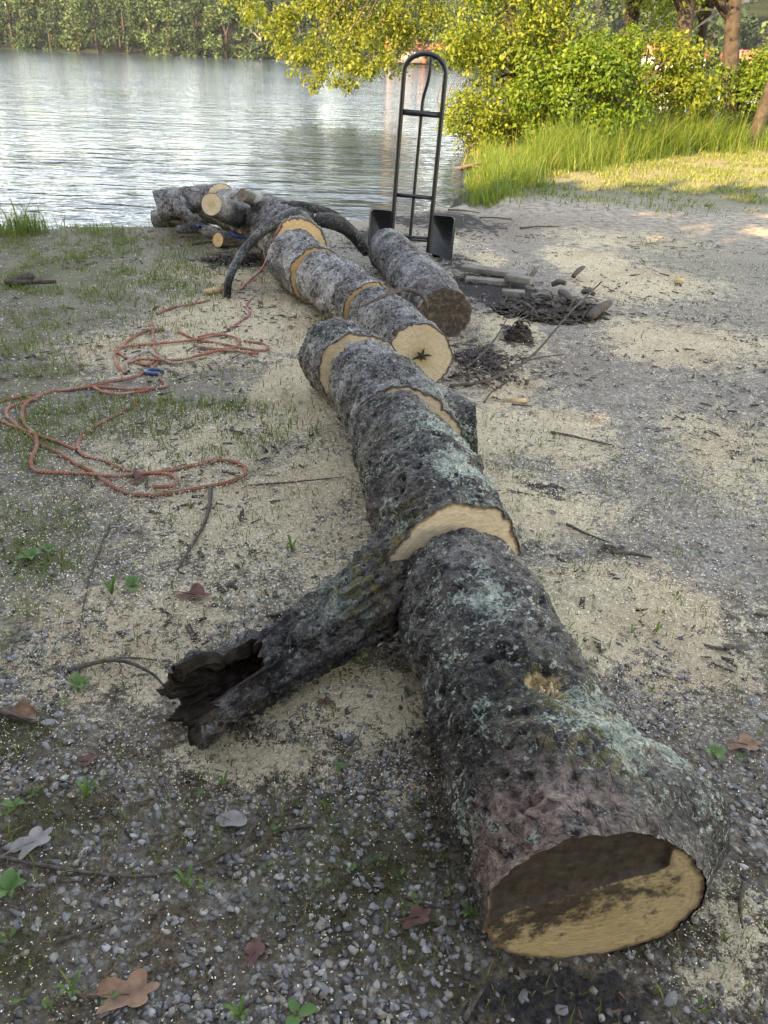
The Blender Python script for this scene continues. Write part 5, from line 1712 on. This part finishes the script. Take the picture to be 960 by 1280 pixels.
# pale dead bough in front of the thick trunk
p = on_ground(908, 178)
zz = lambda px, py, dep: np.array([0, 0, H]) + (_f + _r * (px - 480) / F + _u * (640 - py) / F) * dep
bo = thing('branch', 'bare pale bough reaching left from the thickest trunk', 'branch', tuple(zz(930, 4, 17.6)), 'fallen branches')
ps = [simple_tube([zz(935, 0, 17.8), zz(905, 12, 17.3), zz(885, 24, 17.0), zz(868, 36, 16.8)], [.05, .04, .03, .015], 30, 8, True, .3, 1), simple_tube([zz(900, 14, 17.2), zz(880, 12, 16.9), zz(866, 16, 16.7), zz(850, 28, 16.5)], [.03, .025, .02, .01], 24, 7, True, .3, 2)]
for V, fs in ps:
    part('limb', V - np.array(bo.location), fs, MAT['trunk_pale'], bo)
bo['group'] = 'branches of the right-hand trees'

# tree behind the bush whose boughs hang over the water
bo_base = np.array([3.3, 25.6, 0.0])
rgx = np.random.default_rng(77)
clO = []
for (px, py, dep, r_) in ((345, 15, 23.5, .75), (365, 40, 23.2, .6), (385, 70, 23.0, .5), (400, 95, 23.0, .35), (410, 30, 23.4, .8), (430, 60, 23.0, .6), (440, 85, 22.8, .45), (455, 20, 23.4, .8), (470, 55, 23.2, .55), (490, 25, 23.6, .7), (515, 35, 23.8, .7), (540, 20, 24, .8), (325, 5, 23.8, .5), (315, -10, 23.8, .6), (460, 85, 23, .35), (480, 70, 23, .3), (420, -20, 23.6, 1.0), (370, -30, 23.6, .9), (480, -25, 24, 1.0), (540, -30, 24.2, 1.0), (430, 105, 23, .25), (390, 110, 23, .2), (375, 85, 23, .3), (355, 55, 23.2, .35)):
    c = zz(px, py, dep)
    for _ in range(5):
        clO.append((*(c + rgx.normal(0, r_ * .5, 3)), r_ * rgx.uniform(.4, .7)))
for _ in range(40):
    p = rgx.normal(0, 1, 3)
    clO.append((bo_base[0] - .8 + p[0] * 1.7, bo_base[1] + p[1], 5.6 + p[2] * 1.1, rgx.uniform(.5, .8)))
clO = np.array(clO)
tree('tree', bo_base, 'tree whose yellow-green boughs hang low over the lake', 'tree', [bo_base + np.array([0, 0, -.2]), bo_base + np.array([-.2, 0, 1.8]), bo_base + np.array([-.8, -.2, 4.0]), bo_base + np.array([-1.6, -.4, 6.2])], [.22, .19, .15, .06], clO, 42000, .106, 'over_leaf', 'trunk', 'trees on the right bank', 51, .6, 0, 16, .15, .03)
OT = [o_ for o_ in COL.objects if o_.get('label') == 'tree whose yellow-green boughs hang low over the lake'][0]
bps = []
for k, tgt in enumerate(((345, 18), (385, 70), (410, 95), (440, 70), (470, 50), (430, 20), (500, 30), (400, 40))):
    e_ = zz(*tgt, 23.1)
    st_ = bo_base + np.array([-.9 - .1 * k, -.2, 4.0 + .25 * k])
    m_ = st_ * .45 + e_ * .55 + np.array([0, 0, 1.0])
    V, fs = simple_tube([st_, m_, m_ * .35 + e_ * .65 + np.array([0, 0, .25]), e_], [.06, .035, .02, .006], 26, 6, True, .2, k)
    part('bough', V - bo_base, fs, MAT['trunk'], OT)

# ------------------------------------------------------------------ far shore woods: single trees
FAR = []
rgx = np.random.default_rng(8)
px = -70
kk = 0
LOOKS = ['bushy', 'round-headed', 'narrow', 'spreading', 'ragged', 'drooping']
TONES = {'far_leaf': 'dull green', 'far_leaf_light': 'pale green', 'far_leaf_blue': 'dark bluish green'}  # leaf colour of each material, drawn at random per tree
ORD = ['first', 'second', 'third', 'fourth', 'fifth', 'sixth', 'seventh', 'eighth', 'ninth', 'tenth', 'eleventh', 'twelfth', 'thirteenth', 'fourteenth', 'fifteenth', 'sixteenth', 'seventeenth', 'eighteenth', 'nineteenth', 'twentieth', 'twenty-first', 'twenty-second', 'twenty-third', 'twenty-fourth', 'twenty-fifth', 'twenty-sixth', 'twenty-seventh', 'twenty-eighth', 'twenty-ninth', 'thirtieth']
row_x = {0: -104.0, 1: -112.0, 2: -122.0}
ctr = {0: 0, 1: 0, 2: 0}
for row, back, step, hh0 in ((0, -0.4, 5.2, 9.0), (1, 5.0, 7.0, 17.0), (2, 14.0, 9.5, 23.0)):
    x = row_x[row]
    while x < 18:
        y = float(far_y(np.array(x))) + back + rgx.uniform(-1, 2)
        zb = float(np.interp(back, bd, bz)) - .2
        tone = ['far_leaf', 'far_leaf_light', 'far_leaf_blue', 'far_leaf', 'far_leaf_blue', 'far_leaf_light', 'far_leaf'][rgx.integers(0, 7)] if row == 0 else ['far_leaf', 'far_leaf_blue', 'far_leaf_light'][rgx.integers(0, 3)]
        h = hh0 * rgx.uniform(.75, 1.25)
        w_ = rgx.uniform(2.4, 4.2) * (1 + .25 * row)
        lowc = [-.3, 1.5, 4.0][row] + (rgx.uniform(0, 2.5) if rgx.uniform() < .4 else 0)
        cl = ell_clumps((x, y, zb + lowc + (h - lowc) * .5), w_, w_ * .8, (h - lowc) * .55, [36, 32, 26][row], .45, 1.15 + .2 * row, rgx)
        o_ = ctr[row]
        lb = '%s %s tree on the far shore, %s from left of the %s row' % (TONES[tone], LOOKS[(o_ * 5 + row) % 6], ORD[min(o_, 29)], ['waterside', 'middle', 'hindmost'][row])
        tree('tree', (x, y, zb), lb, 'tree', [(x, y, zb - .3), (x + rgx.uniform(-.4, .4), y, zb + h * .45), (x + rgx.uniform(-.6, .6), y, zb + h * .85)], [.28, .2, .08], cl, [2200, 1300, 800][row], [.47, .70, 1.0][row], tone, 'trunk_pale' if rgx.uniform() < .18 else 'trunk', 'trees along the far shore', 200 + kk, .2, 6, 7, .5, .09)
        kk += 1
        ctr[row] += 1
        x += step * rgx.uniform(.75, 1.3)

# trees on the far shore seen through the right-hand trees
for k, x in enumerate(np.arange(19, 104, 4.4)):
    back = (9, 18)[k % 2]
    y = float(far_y(np.array(x))) + back + rgx.uniform(-1, 3)
    h = (9, 15)[k % 2] * rgx.uniform(.8, 1.15)
    zb = float(np.interp(back, bd, bz)) - .2
    cl = ell_clumps((x, y, zb + h * .5), 4.2, 3.2, h * .55, 30, .8, 1.5, rgx)
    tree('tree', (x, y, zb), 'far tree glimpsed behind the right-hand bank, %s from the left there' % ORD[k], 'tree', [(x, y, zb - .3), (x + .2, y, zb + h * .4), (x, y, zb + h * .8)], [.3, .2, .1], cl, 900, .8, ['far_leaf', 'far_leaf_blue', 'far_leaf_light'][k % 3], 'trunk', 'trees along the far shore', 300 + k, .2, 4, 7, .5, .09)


# ------------------------------------------------------------------ houses across the water
def house(x, w, d, h, rh, label, back=6.0, wall='wall_white'):
    y = float(far_y(np.array(x))) + back
    z0 = float(np.interp(back, bd, bz)) - .1
    root = thing('house', label, 'house', (x, y, z0), 'houses across the lake')
    V, Fb = box(-w / 2, w / 2, -d / 2, d / 2, 0, h)
    part('wall', V, Fb, MAT[wall], root, False)
    e = .5
    V = np.array([(-w / 2 - e, -d / 2 - e, h + .003), (w / 2 + e, -d / 2 - e, h + .003), (w / 2 + e, d / 2 + e, h + .003), (-w / 2 - e, d / 2 + e, h + .003), (-w / 2 - e, 0, h + rh), (w / 2 + e, 0, h + rh)])
    part('roof', V, [np.array([(0, 1, 5, 4), (2, 3, 4, 5), (0, 3, 2, 1)]), np.array([(1, 2, 5), (3, 0, 4)])], MAT['roof_red'], root, False)
    nwin = max(2, int(w / 2.6))
    for k in range(nwin):
        cx = -w / 2 + w * (k + .5) / nwin
        V, Fb = box(cx - .5, cx + .5, -d / 2 - .05, -d / 2 + .05, h * .35, h * .35 + 1.2)
        part('window', V, Fb, MAT['glass'], root, False)
    V, Fb = box(w * .12, w * .12 + .9, -d / 2 - .06, -d / 2 + .04, 0.02, 2.0)
    part('door', V, Fb, MAT['roof_red'], root, False)


house(2.5, 9, 6, 1.9, 1.8, 'red-roofed house across the lake left of the hand truck handle', 3.5, 'wall_grey')
house(49.5, 7, 5, 1.7, 1.3, 'white red-roofed house seen between the right-hand trunks', 5.0)
house(40, 8, 6, 1.8, 1.7, 'red-roofed house seen left of the thickest right-hand trunk', 6.0)

# ------------------------------------------------------------------ trees behind the viewer that shade the logs
SD = -SUN_DIR                      # the way the light travels over the ground
ST = np.array([SD[1], -SD[0], 0])
k = 0
for t_ in np.arange(-13, 13.5, 3.2):
    for s_ in (-6.5,):
        c = SD * (s_ + rgx.uniform(-.5, .5)) + ST * (t_ + rgx.uniform(-.4, .4))
        h = 7.6 + .5 * math.sin(k * 2.1)
        cl = ell_clumps((c[0], c[1], h * .53), 2.3, 2.3, h * .50, 60, .6, 1.0, rgx)
        tree('tree', (c[0], c[1], 0), 'shade tree standing behind the viewer, %s from the lake side' % ORD[k], 'tree', [(c[0], c[1], -.2), (c[0], c[1], h * .4), (c[0] + .2, c[1], h * .85)], [.25, .2, .08], cl, 4200, .60, 'far_leaf', 'trunk', 'shade trees behind the viewer', 400 + k, .2, 8, 10, .35, .05)
        k += 1

# ------------------------------------------------------------------ the air over the lake
V, Fb = box(-420, 420, -310, 420, -3.0, 42.0)
HZ = bpy.data.materials.new('haze')
HZ.use_nodes = True
HZ.node_tree.nodes.clear()
ho = HZ.node_tree.nodes.new('ShaderNodeOutputMaterial')
hv = HZ.node_tree.nodes.new('ShaderNodeVolumePrincipled')
hv.inputs['Color'].default_value = (0.78, 0.86, 1.0, 1)
hv.inputs['Density'].default_value = 0.00012
hv.inputs['Anisotropy'].default_value = 0.2
HZ.node_tree.links.new(hv.outputs[0], ho.inputs['Volume'])
o = put('haze', make_mesh('haze', V, Fb, None, False), HZ)
tag(o, 'thin pale haze in the air over the lake', 'haze', kind='stuff')
